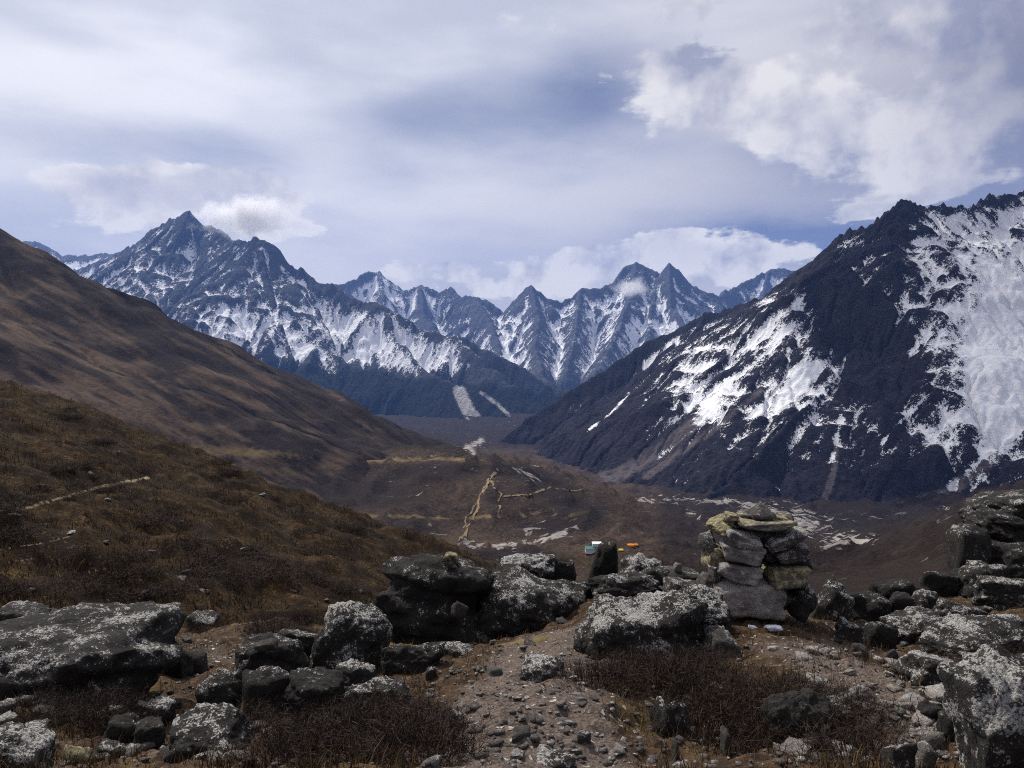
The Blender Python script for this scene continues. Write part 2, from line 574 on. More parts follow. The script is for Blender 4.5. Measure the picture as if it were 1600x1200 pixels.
def a_right(X, Y, Z, PX, PY, up, e):
    conc = np.clip((blur(Z, 5) - Z) / 12.0, -1, 1)
    ga = np.clip((e['A'] - 1.2) / 3.0, 0, 1)
    streak = fbm((PX + 0.75 * PY) / 26.0, (PX * 0.6 - PY) / 150.0, 4, 5)
    s = 0.315 + 0.22 * conc + 0.20 * streak + .20 * (ga - .35) + 0.30 * (up - .72)
    s += 0.24 * sstep(PX, 1380, 1470) * (1 - sstep(PY, 640, 800))
    s += 0.10 * sstep(PY, 720, 420)
    s += 1.0 * np.clip(patch(PX, PY, 1575, 520, 62, 130) + patch(PX, PY, 1556, 640, 42, 66) - .25, 0, 1) * sstep(PX, 1440, 1520)
    s += .55 * patch(PX, PY, 1258, 582, 24, 42, 35) + .30 * patch(PX, PY, 1100, 600, 55, 60) + .22 * patch(PX, PY, 1190, 505, 90, 36, -28)
    for ln, w, a in (([(1090, 655), (1140, 600), (1200, 545), (1245, 505)], 9, .30), ([(1170, 655), (1240, 600), (1290, 565)], 8, .32),
                     ([(912, 678), (935, 660), (952, 648), (982, 615)], 3.5, .55), ([(1300, 735), (1303, 700), (1316, 655)], 5, .35),
                     ([(1260, 640), (1320, 565), (1345, 545)], 9, .3), ([(1130, 640), (1080, 610)], 10, .2), ([(1440, 795), (1500, 750), (1560, 690)], 6, .3)):
        s += a * pline(PX, PY, ln, w)
    s += .07 * patch(PX, PY, 1330, 650, 190, 90) + .5 * pline(PX, PY, [(1215, 640), (1262, 600)], 4) * sstep(streak, -.1, .3) + .4 * pline(PX, PY, [(1380, 690), (1440, 630)], 5) * sstep(streak, -.1, .3)
    s -= .30 * sstep(PX, 1050, 940) + .20 * sstep(PY, 660, 750) * sstep(PX, 1500, 1440)
    s -= .42 * patch(PX, PY, 1350, 540, 55, 75) + .45 * patch(PX, PY, 1285, 440, 32, 85, -25) + .4 * patch(PX, PY, 1395, 345, 30, 60) + .35 * patch(PX, PY, 1425, 590, 45, 40)
    scree = .9 * pline(PX, PY, [(900, 765), (980, 735), (1050, 690), (1130, 625)], 13) + .8 * pline(PX, PY, [(1370, 805), (1480, 772), (1545, 722), (1600, 668)], 12)
    scree += .7 * pline(PX, PY, [(1285, 790), (1304, 735), (1308, 690)], 7) + .7 * pline(PX, PY, [(1010, 745), (1110, 675), (1190, 610)], 7) + .15 * sstep(PY, 700, 790)
    return {'snow': s, 'scree': scree}


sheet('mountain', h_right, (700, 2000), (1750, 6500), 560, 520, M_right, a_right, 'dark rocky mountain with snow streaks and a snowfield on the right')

# ---- the cloud-capped peak and its forested foot on the left
AMA = [
    [(120, 420, 12600), (180, 398, 12000), (212, 380, 11500), (242, 352, 11300), (270, 339, 11200), (295, 331, 11000), (330, 352, 10900), (365, 372, 10400),
     (385, 372, 10000), (400, 366, 9800), (428, 380, 9700), (455, 412, 9600), (490, 432, 9500), (520, 444, 9400), (560, 467, 9200), (600, 475, 9000),
     (632, 498, 8800), (680, 523, 8600), (710, 522, 8500), (742, 534, 8400), (790, 562, 8200), (850, 592, 8000), (930, 620, 7700)],
    [(400, 366, 9800), (416, 430, 9250), (432, 482, 8800), (500, 532, 8300), (560, 572, 7800), (640, 602, 7300), (690, 622, 6900), (748, 668, 6200)],
    [(432, 482, 8800), (392, 540, 8200), (350, 590, 7600), (380, 640, 6900)],
    [(295, 331, 11000), (258, 400, 10300), (250, 470, 9600), (300, 520, 8900), (330, 565, 8200), (400, 610, 7300), (480, 650, 6500)],
    [(600, 475, 9000), (622, 532, 8450), (662, 572, 7900), (720, 604, 7300), (790, 640, 6600)],
    [(710, 522, 8500), (762, 572, 7900), (820, 612, 7300), (860, 640, 6900)],
    [(180, 398, 12000), (190, 440, 11200), (160, 500, 10200), (200, 560, 9200)],
    [(500, 532, 8300), (470, 580, 7500), (520, 630, 6700)],
    [(330, 352, 10900), (345, 420, 10200), (360, 470, 9500)],
]


def h_ama(X, Y):
    z, A, z0 = cut_ama(X, Y)
    return z + 8 * fbm(X / 60., Y / 60., 4, 308, .6) + np.exp(-z0 / 260.) * 24 * (ridged(X / 200., Y / 200., 4, 317) - .9) * sstep(X, -700, -2000), {'A': A}


cut_ama = carved(lambda X, Y: ridges_height(X, Y, AMA, 1.30, 600, 420, 80, 160, 300, jag=60, cv=.42), (-8200, 1000, 5000, 13600), 19.0, 9, .022)


def a_ama(X, Y, Z, PX, PY, up, e):
    conc = np.clip((blur(Z, 4) - Z) / 30.0, -1, 1)
    ga = np.clip((e['A'] - 1.2) / 3.0, 0, 1)
    streak = fbm(PX / 16.0, (PY + .4 * PX) / 46.0, 4, 9)
    s = .49 + .30 * conc + .18 * streak + .22 * (ga - .35) + .35 * (up - .64)
    line = 560 + 14 * fbm(PX / 30., PY / 60., 3, 77) + .10 * (PX - 450)
    s += .16 * patch(PX, PY, 520, 530, 160, 50) + .14 * patch(PX, PY, 160, 420, 90, 40) + .25 * patch(PX, PY, 350, 530, 60, 22, -25) + .18 * patch(PX, PY, 640, 560, 60, 30)
    s -= .22 * patch(PX, PY, 440, 440, 34, 40) + .16 * patch(PX, PY, 290, 400, 60, 60)
    s -= .75 * sstep(PY, line - 14, line + 34)
    s -= .5 * sstep(PX, 700, 780)
    sc = 1.1 * pline(PX, PY, [(718, 612), (728, 635), (742, 656)], 11) + .8 * pline(PX, PY, [(752, 614), (775, 630), (806, 658)], 4)
    s += .35 * pline(PX, PY, [(816, 570), (850, 580)], 7)
    s = .46 + .72 * (s - .50) - .5 * np.clip(line + 25 - PY, -60, 0) / -60
    s += .10 * sstep(PY, 470, 500) * sstep(PY, 600, 560)
    return {'snow': s, 'scree': sc, 'dark': sstep(PY, line - 10, line + 30)}


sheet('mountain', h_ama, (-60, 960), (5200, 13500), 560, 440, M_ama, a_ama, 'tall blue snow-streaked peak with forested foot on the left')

# ---- the range at the head of the view
BACK = [
    [(480, 452, 14200), (540, 441, 14500), (566, 430, 14800), (592, 420, 15000), (615, 446, 14800), (635, 452, 14800), (655, 439, 15000), (685, 456, 14800),
     (705, 447, 14800), (720, 462, 14500), (742, 459, 14300), (762, 470, 14200), (786, 487, 14000), (802, 470, 13800), (830, 446, 13500), (850, 456, 13500),
     (880, 472, 13500), (905, 451, 13600), (930, 452, 13600), (960, 440, 13800), (976, 416, 14000), (995, 404, 14000), (1015, 416, 14000), (1030, 427, 13900),
     (1045, 408, 13800), (1060, 421, 13900), (1090, 446, 14000), (1115, 462, 14200), (1150, 446, 15500), (1200, 420, 16000), (1225, 416, 16000),
     (1260, 426, 16000), (1300, 440, 16000), (1380, 480, 16000)],
    [(830, 446, 13500), (842, 490, 12700), (836, 540, 11600), (850, 585, 10300)],
    [(742, 459, 14300), (768, 500, 13200), (782, 545, 12000), (800, 580, 11000)],
    [(995, 404, 14000), (985, 462, 13000), (962, 520, 11800), (930, 585, 10200)],
    [(1045, 408, 13800), (1048, 470, 12900), (1085, 530, 11700), (1110, 580, 10500)],
    [(905, 451, 13600), (900, 510, 12400), (885, 575, 10900)],
    [(592, 420, 15000), (600, 470, 14000), (640, 530, 12500)],
    [(655, 439, 15000), (662, 490, 13900), (700, 540, 12600)],
    [(1200, 420, 16000), (1190, 470, 15000), (1150, 530, 13500)],
    [(1030, 427, 13900), (1015, 500, 12500), (1010, 560, 11000)],
]


def h_back(X, Y):
    z, A, z0 = cut_back(X, Y)
    return z + 10 * fbm(X / 80., Y / 80., 4, 508, .6) + np.exp(-z0 / 260.) * 26 * (ridged(X / 240., Y / 240., 4, 517) - .9), {'A': A}


cut_back = carved(lambda X, Y: ridges_height(X, Y, BACK, 1.35, 600, 430, 90, 170, 500, jag=70, cv=.42), (-4600, 8600, 9000, 17300), 27.0, 8, .022)


def a_back(X, Y, Z, PX, PY, up, e):
    conc = np.clip((blur(Z, 4) - Z) / 34.0, -1, 1)
    ga = np.clip((e['A'] - 1.2) / 3.0, 0, 1)
    streak = fbm((PX + .35 * PY) / 12.0, PY / 42.0, 4, 19)
    s = .56 + .30 * conc + .20 * streak + .22 * (ga - .35) + .35 * (up - .60)
    s += .25 * patch(PX, PY, 600, 450, 60, 26) + .22 * patch(PX, PY, 1000, 520, 90, 26) + .3 * patch(PX, PY, 795, 535, 14, 40) + .2 * patch(PX, PY, 700, 450, 40, 14)
    s -= .20 * patch(PX, PY, 740, 490, 40, 26) + .14 * patch(PX, PY, 1000, 440, 50, 30) + .16 * patch(PX, PY, 690, 490, 60, 24) + .22 * patch(PX, PY, 1150, 470, 60, 26)
    s -= .6 * sstep(PY, 575, 610)
    s = .455 + .70 * (s - .55)
    return {'snow': s, 'scree': .3 * patch(PX, PY, 980, 545, 60, 20)}


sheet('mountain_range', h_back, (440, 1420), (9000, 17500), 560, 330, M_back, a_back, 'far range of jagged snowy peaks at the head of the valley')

FARL = [[(-260, 340, 17000), (-60, 360, 16500), (20, 378, 16000), (45, 376, 16000), (72, 384, 15800), (98, 399, 15600), (118, 399, 15500), (150, 398, 15300), (200, 392, 15000), (300, 420, 15000)],
        [(45, 376, 16000), (60, 430, 14800), (90, 500, 13000)], [(118, 399, 15500), (140, 440, 14500), (170, 500, 13000)]]


def h_farl(X, Y):
    return ridges_height(X, Y, FARL, 0.9, 2600, 430, 130, 150, 700, jag=40, fine=12)


def a_farl(X, Y, Z, PX, PY, up, e):
    conc = np.clip((blur(Z, 4) - Z) / 36.0, -1, 1)
    return {'snow': .55 + .3 * conc + .2 * fbm(PX / 10., PY / 20., 4, 3), 'scree': 0 * Z}


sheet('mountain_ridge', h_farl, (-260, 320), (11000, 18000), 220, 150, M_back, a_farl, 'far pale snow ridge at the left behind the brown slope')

# ---- the brown slope that falls across the left half
SLOPE = [[(-500, 60, 1750), (-250, 225, 1800), (0, 371, 1900), (150, 456, 2000), (300, 541, 2100), (450, 621, 2200), (560, 668, 2250), (650, 697, 2200), (720, 716, 2050), (800, 760, 1900)],
         [(-250, 225, 1800), (-200, 420, 1500), (-150, 560, 1250), (-60, 700, 950)],
         [(0, 371, 1900), (90, 520, 1700), (170, 620, 1500), (230, 700, 1350)],
         [(300, 541, 2100), (330, 620, 1950), (370, 680, 1800)]]


cut_slope = carved(lambda X, Y: ridges_height(X, Y, SLOPE, 0.60, 2500, 90, 5, 60, 900, jag=4), (-2300, 400, 650, 3300), 8.0, 6, .012)


def h_slope(X, Y):
    z, A, z0 = cut_slope(X, Y)
    return z + .8 * fbm(X / 14., Y / 14., 3, 908), {'A': A}


m, q = material('brown_heath_slope')
p = q.pos()
n1 = q.noise(p, .010, 7, .6, .3)
st = q.attr('streak')
nf = q.noise(p, .12, 6, .7)
c = q.mix(q.step(q.add(st, q.add(q.mul(q.sub(n1, .5), .5), q.mul(q.sub(nf, .5), .5))), .32, .68), (.018, .013, .011), (.098, .066, .042))
c = q.mix(q.step(n1, .52, .72, 0, .4), c, (.105, .075, .042))
c = q.mix(q.mul(q.step(nf, .35, .65), .55), c, (.022, .016, .013))
c = q.mix(q.step(q.add(q.attr('gold'), q.mul(q.sub(nf, .5), 1.2)), .3, .9, 0, .8), c, (.12, .085, .04))
w = q.step(q.noise(p, .045, 2, .5), .79, .81)
c = q.mix(w, c, (.45, .44, .42))
q.out(c, .95, q.bump(q.add(nf, n1), .6, 4.0), .05)
M_slope = m


def a_slope(X, Y, Z, PX, PY, up, e):
    st = .5 + .34 * fbm((PY - 0.50 * PX) / 13.0, (PX + .5 * PY) / 95.0, 5, 41) + .26 * fbm((PY - 0.42 * PX) / 42.0, (PX + .5 * PY) / 200.0, 3, 43) - .16 * (np.clip((e['A'] - 1.2) / 3, 0, 1) - .35)
    st -= .22 * sstep(PY - .62 * PX, 500, 360)  # upper slope darkened, its cloud shade put into the colour
    return {'streak': st, 'gold': .9 * patch(PX, PY, 360, 705, 150, 9, 4)}


sheet('hillside', h_slope, (-300, 860), (700, 3200), 460, 400, M_slope, a_slope, 'long brown slope falling from the left to the valley')

# ---- valley: terraces, stream cut and river flat
VPTS = [P(*a) for a in [
    (-200, 760, 900), (0, 740, 1100), (150, 720, 1300), (300, 722, 1420), (450, 724, 1470), (600, 724, 1480), (700, 720, 1500), (770, 726, 1490), (740, 712, 1750), (500, 708, 1800), (300, 702, 1750),
    (300, 800, 1150), (450, 806, 1180), (600, 808, 1190), (700, 806, 1190), (800, 804, 1200), (890, 806, 1200), (760, 764, 1330), (840, 770, 1330), (850, 762, 1480), (905, 766, 1500), (930, 778, 1480),
    (960, 796, 1450), (985, 822, 1330), (900, 800, 1350),
    (600, 838, 1075), (720, 852, 1070), (800, 852, 1075), (870, 842, 1100), (895, 834, 1130), (640, 850, 1060),
    (720, 870, 930), (800, 868, 930), (870, 872, 930), (930, 862, 900), (1000, 856, 900), (1060, 862, 860), (1000, 890, 700), (880, 920, 650), (760, 915, 660), (600, 900, 700), (400, 880, 700), (200, 850, 700),
    (1060, 830, 1150), (1120, 850, 1100), (1150, 880, 900), (1250, 890, 850), (1330, 895, 800), (1400, 880, 800), (1480, 850, 760), (1560, 810, 700), (1650, 770, 700), (1300, 858, 1150), (1380, 845, 1200), (1440, 822, 1200), (1500, 800, 1200), (1650, 750, 1100),
    (1000, 790, 2150), (1080, 786, 2200), (1150, 790, 2150), (1200, 805, 2000), (1280, 822, 1850), (1340, 835, 1750), (1300, 800, 2100), (1400, 806, 2000), (1480, 800, 1950), (1600, 780, 1950), (1230, 845, 1500),
    (760, 728, 3000), (850, 752, 2700), (920, 770, 2450), (730, 702, 3800), (760, 690, 4500), (700, 690, 4300), (740, 668, 5600), (600, 668, 5600), (830, 665, 5600),
    (900, 900, 420), (1100, 920, 400), (1300, 920, 400), (600, 930, 400), (200, 900, 400), (1500, 880, 400), (1650, 830, 400), (-100, 830, 450),
    (900, 960, 120), (1200, 960, 120), (1500, 930, 120), (500, 960, 120), (100, 960, 120), (-200, 1600, 25), (500, 1640, 25), (1100, 1640, 25), (1800, 1500, 25), (300, 1120, 60), (1200, 1120, 60),
    (800, 640, 8000), (200, 650, 7000), (1400, 640, 7000), (800, 610, 14000)]]
tps_v = TPS(VPTS, 1e-4, 500.0)


def h_valley(X, Y):
    b = tps_v(X, Y)
    b = b + 13 * fbm(X / 170., Y / 170., 4, 801) * sstep(Y, 150, 900) * sstep(Y, 5000, 1600) + 10 * ridged(X / 80., Y / 80., 4, 805) * sstep(Y, 100, 500)
    return b


m, q = material('valley_heath_and_gravel')
p = q.pos()
n1 = q.noise(p, .008, 7, .62, .4)
n2 = q.noise(p, .05, 6, .65)
nr = q.noise(q.pos(.55, 1.0, .3), .035, 6, .65, 1.5)
n3 = q.noise(p, .22, 5, .7)
c = q.mix(q.step(n1, .35, .65), (.026, .019, .016), (.085, .058, .038))
c = q.mix(q.step(q.mul(n2, n3), .25, .36, 0, .6), c, (.13, .095, .055))
c = q.mix(q.step(n3, .42, .62, .5, 0), c, (.014, .010, .009))
c = q.mix(q.mul(q.step(n2, .35, .7), .6), c, (.024, .017, .014))
c = q.mix(q.step(q.add(q.attr('gold'), q.mul(q.sub(n2, .5), .8)), .4, .75), c, (.15, .11, .055))
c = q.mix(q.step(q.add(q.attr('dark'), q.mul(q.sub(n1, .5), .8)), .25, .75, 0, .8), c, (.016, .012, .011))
gr = q.step(q.add(q.attr('gravel'), q.mul(q.sub(nr, .5), 4.0)), .58, .85)
c = q.mix(gr, c, q.mix(q.step(n2, .3, .7), (.16, .145, .135), (.34, .315, .29)))
q.out(c, .95, q.bump(q.add(q.add(n2, n1), q.mul(n3, .4)), .9, 6.0), .05)
M_valley = m


def a_valley(X, Y, Z, PX, PY, up, e):
    gv = 1.0 * pline(PX, PY, [(752, 688), (740, 695), (728, 699), (740, 706), (738, 713)], 6) + .8 * pline(PX, PY, [(800, 735), (840, 748)], 8)
    gv += .75 * pline(PX, PY, [(1000, 781), (1080, 780), (1150, 785), (1210, 800)], 5) + .95 * patch(PX, PY, 1240, 815, 70, 20, 12) + .65 * patch(PX, PY, 1330, 845, 60, 12, -4)
    gv += .55 * pline(PX, PY, [(1075, 800), (1100, 812), (1120, 826)], 6) + .55 * pline(PX, PY, [(1240, 795), (1320, 815), (1400, 803), (1500, 790)], 3)
    gv += .95 * pline(PX, PY, [(720, 850), (780, 854), (830, 849), (872, 836), (900, 826)], 5) + .25 * patch(PX, PY, 840, 838, 60, 12) + .4 * pline(PX, PY, [(650, 820), (690, 840)], 5)
    gv += .5 * pline(PX, PY, [(820, 830), (870, 808)], 4)
    gd = .8 * pline(PX, PY, [(280, 712), (400, 716), (560, 721), (700, 716), (765, 722)], 5) + .7 * pline(PX, PY, [(560, 806), (700, 808), (800, 805), (920, 802)], 5)  # terrace lips painted gold, their sunlit look put into the colour
    gd += .6 * pline(PX, PY, [(1380, 868), (1440, 850), (1500, 828)], 3) + .6 * pline(PX, PY, [(1390, 882), (1440, 862), (1500, 840)], 4) + .4 * patch(PX, PY, 850, 762, 70, 10) + .25 * patch(PX, PY, 1000, 850, 80, 18)
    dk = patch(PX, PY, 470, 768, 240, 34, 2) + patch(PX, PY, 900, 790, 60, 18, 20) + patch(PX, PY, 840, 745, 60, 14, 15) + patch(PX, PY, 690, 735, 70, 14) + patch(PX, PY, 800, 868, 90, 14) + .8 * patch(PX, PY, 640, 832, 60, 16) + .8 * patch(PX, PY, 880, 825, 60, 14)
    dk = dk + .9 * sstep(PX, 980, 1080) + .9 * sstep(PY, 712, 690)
    return {'gravel': gv, 'gold': gd, 'dark': dk}


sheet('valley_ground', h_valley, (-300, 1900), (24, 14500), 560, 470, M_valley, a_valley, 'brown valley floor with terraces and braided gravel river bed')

# trails that climb over the terraces, worn into thin pale strips
m, q = material('trodden_pale_earth')
n = q.noise(q.pos(), .4, 4, .6)
q.out(q.mix(n, (.12, .085, .045), (.27, .20, .11)), .95)
M_trail = m


def h_mid(X, Y):
    return np.maximum(h_valley(X, Y), h_slope(X, Y)[0])


def trail(pts, w, y0=800, y1=2200, lift=.5):
    ctr = []
    for a, b in zip(pts[:-1], pts[1:]):
        n = max(2, int(math.dist(a, b) / 3))
        ctr += [(a[0] + (b[0] - a[0]) * i / n, a[1] + (b[1] - a[1]) * i / n) for i in range(n)]
    vs_, fs = [], []
    for i, (px, py) in enumerate(ctr):
        px += 1.6 * math.sin(i * .9) + random.uniform(-1, 1)
        x, y, z = hit(px, py, h_mid, y0, y1, 1500)
        hw = w * random.uniform(.6, 1.3) * .5
        for s in (-1, 1):
            xx, yy = x + s * hw, y + s * hw * .25
            vs_.append((xx, yy, float(h_mid(np.array([xx]), np.array([yy]))[0]) + lift))
        if i and abs(y - ly) < 60:
            k = len(vs_) - 4
            fs += [k, k + 1, k + 3, k + 2]
        ly = y
    o = mesh_obj('path', vs_, fs, 4, M_trail, True)
    tag(o, 'pale foot trail climbing over the brown valley terraces', kind='structure')


trail([(712, 858), (728, 830), (742, 806), (750, 780), (762, 752), (780, 731)], 4)
trail([(724, 826), (730, 808), (744, 788), (758, 764), (772, 738)], 2.6)
trail([(765, 752), (782, 772), (778, 806)], 3)
trail([(786, 776), (830, 772), (862, 762), (900, 768), (915, 764)], 4)

# ---- ground below everything, out to the horizon
m, q = material('distant_ground')
q.out(q.mix(q.noise(q.pos(), .002, 5), (.03, .03, .03), (.06, .055, .05)), .95)
o = mesh_obj('ground', [(-20500, -20500, -900), (20500, -20500, -900), (20500, 20500, -900), (-20500, 20500, -900)], [0, 1, 2, 3], 4, m)
tag(o, kind='structure')


# ---- the air between: pale blue haze round the whole valley
hb = [(x, y, z) for z in (-905, 2600) for (x, y) in ((-20600, -20600), (20600, -20600), (20600, 20600), (-20600, 20600))]
m = bpy.data.materials.new('blue_haze'); m.use_nodes = True
q = G(m.node_tree)
pv = q.n('ShaderNodeVolumePrincipled')
pv.inputs['Color'].default_value = (.22, .42, 1.0, 1)
pv.inputs['Density'].default_value = 1.9e-5
pv.inputs['Anisotropy'].default_value = 0.2
mo = q.n('ShaderNodeOutputMaterial')
q.t.links.new(pv.outputs[0], mo.inputs['Volume'])
m.cycles.homogeneous_volume = True
o = mesh_obj('haze', hb, [0, 3, 2, 1, 4, 5, 6, 7, 0, 1, 5, 4, 1, 2, 6, 5, 2, 3, 7, 6, 3, 0, 4, 7], 4, m, False)
tag(o, 'thin blue haze filling the valley air', kind='stuff')


# ---- clouds: two overhead banks that throw the shade on the right mountain and the upper left slope
m = bpy.data.materials.new('cloud_bank'); m.use_nodes = True
q = G(m.node_tree)
pv = q.n('ShaderNodeVolumePrincipled')
pv.inputs['Color'].default_value = (.97, .97, .98, 1)
pv.inputs['Density'].default_value = 0.0034
pv.inputs['Anisotropy'].default_value = 0.5
mo = q.n('ShaderNodeOutputMaterial')
q.t.links.new(pv.outputs[0], mo.inputs['Volume'])
m.cycles.homogeneous_volume = True
M_bank = m


def icos(sub):
    import bmesh
    bm = bmesh.new()
    bmesh.ops.create_icosphere(bm, subdivisions=sub, radius=1.0)
    v = np.array([w_.co[:] for w_ in bm.verts])
    f = np.array([[w_.index for w_ in fc.verts] for fc in bm.faces], np.int32)
    bm.free()
    return v, f


def cloud(center, size, seed, mat, label, sub=5, amp=.3):
    v, f = icos(sub)
    w_ = v.copy()
    a = amp
    for o_ in range(5):
        w_ = w_ * (1 + a * (.9 * np.abs(perlin3(v * 1.6 * 2.1 ** o_ + seed * 7.7, seed + o_)) * 2 - .45))[:, None]
        a *= .62
    w_ = w_ * np.array(size)
    w_[:, 2] = np.where(w_[:, 2] < 0, w_[:, 2] * .5, w_[:, 2])
    o = mesh_obj('cloud', w_, f.ravel(), 3, mat)
    o.location = center
    return tag(o, label, 'cloud', kind='stuff')


cloud((1000, 3950, 2980), (1850, 1500, 330), 3, M_bank, 'broad cloud bank overhead that shades the right mountain')
cloud((-3050, 3900, 3000), (850, 750, 300), 5, M_bank, 'cloud bank overhead that shades the upper left slope')

# ---- cloud clinging to the peaks
def puff_mat(name, dens, ns, lo, hi):
    m = bpy.data.materials.new(name); m.use_nodes = True
    q = G(m.node_tree)
    tc = q.n('ShaderNodeTexCoord').outputs['Object']
    r = q.v('LENGTH', q.n('ShaderNodeTexCoord').outputs['Object'], out=1)
    n = q.noise(q.pos(), ns, 6, .6, .3)
    edge = q.m('MULTIPLY_ADD', r, -.62, .30)
    dn = q.mul(q.step(q.add(n, edge), lo, hi), dens)
    pv = q.n('ShaderNodeVolumePrincipled')
    pv.inputs['Color'].default_value = (.985, .985, .99, 1)
    pv.inputs['Anisotropy'].default_value = 0.35
    q.put(pv.inputs['Density'], dn)
    mo = q.n('ShaderNodeOutputMaterial')
    q.t.links.new(pv.outputs[0], mo.inputs['Volume'])
    m.cycles.volume_step_rate = .6
    return m


def puff(px, py, Y, rx, ry, rz, dens, ns, label, lo=.46, hi=.70):
    v, f = icos(3)
    o = mesh_obj('cloud', v, f.ravel(), 3, puff_mat('peak_cloud', dens, ns, lo, hi))
    o.location = P(px, py, Y)
    o.scale = (rx / F * Y, ry, rz / F * Y)
    return tag(o, label, 'cloud', kind='stuff')


puff(382, 338, 10300, 128, 800, 66, .006, .0030, 'cloud cap hiding the shoulder of the tall left peak')
puff(985, 450, 12600, 60, 420, 30, .0045, .0042, 'small cloud drifting before the twin peaks')


# ============================================================================= THE NEAR GROUND
# ---- the grassy hill to the left, about sixty metres off
def h_hill(X, Y):
    z = -8.18 - .370 * X - .152 * Y
    crest = 64 + 5 * fbm(X / 22., Y * 0 + 3.3, 3, 21)
    over = np.clip(Y - crest, 0, None)
    z = z - .022 * over ** 2 - .12 * over
    z = z - .018 * np.clip(X + 3, 0, None) ** 2
    lump = fbm(X / 9., Y / 9., 5, 25)
    z = z + .55 * lump + .35 * (ridged(X / 4.5, Y / 4.5, 4, 29) - .8) + .10 * fbm(X / .9, Y / .9, 3, 33)
    return z, {'lump': lump}


def grass_mat(name, sc):
    m, q = material(name)
    p = q.pos()
    n1 = q.noise(p, .22 * sc, 6, .6, .5)
    n2 = q.noise(p, 1.6 * sc, 6, .68)
    n3 = q.noise(p, 9 * sc, 4, .7)
    c = q.mix(q.step(n2, .36, .62), (.020, .013, .009), (.072, .044, .020))
    c = q.mix(q.step(q.add(n1, q.mul(q.sub(n2, .5), .4)), .46, .56, 0, .9), c, (.014, .010, .008))
    c = q.mix(q.step(q.mul(n2, n3), .30, .40, 0, .8), c, (.15, .10, .042))
    c = q.mix(q.step(n3, .40, .62, .55, 0), c, (.016, .011, .008))
    c = q.mix(q.step(q.add(q.attr('bare'), q.mul(q.sub(n2, .5), .9)), .45, .7), c, q.mix(n3, (.17, .125, .075), (.40, .33, .23)))
    q.out(c, .95, q.bump(q.add(q.mul(n2, .7), n3), .9, .16 / sc), .05)
    return m


M_hill = grass_mat('brown_tussock_hill', 1.0)


def a_hill(X, Y, Z, PX, PY, up, e):
    b = .75 * pline(PX, PY, [(-40, 800), (40, 794), (95, 778), (160, 760), (232, 746)], 4)
    for l in ([(0, 858), (60, 850), (110, 838)], [(100, 900), (170, 888)], [(120, 914), (200, 902), (250, 896)], [(160, 938), (240, 934)], [(0, 880), (60, 872)]):
        b = b + .6 * pline(PX, PY, l, 2.5)
    return {'bare': b}


sheet('grassy_hill', h_hill, (-260, 900), (13, 95), 440, 330, M_hill, a_hill, 'near brown hill of tussock grass sloping down to the right')

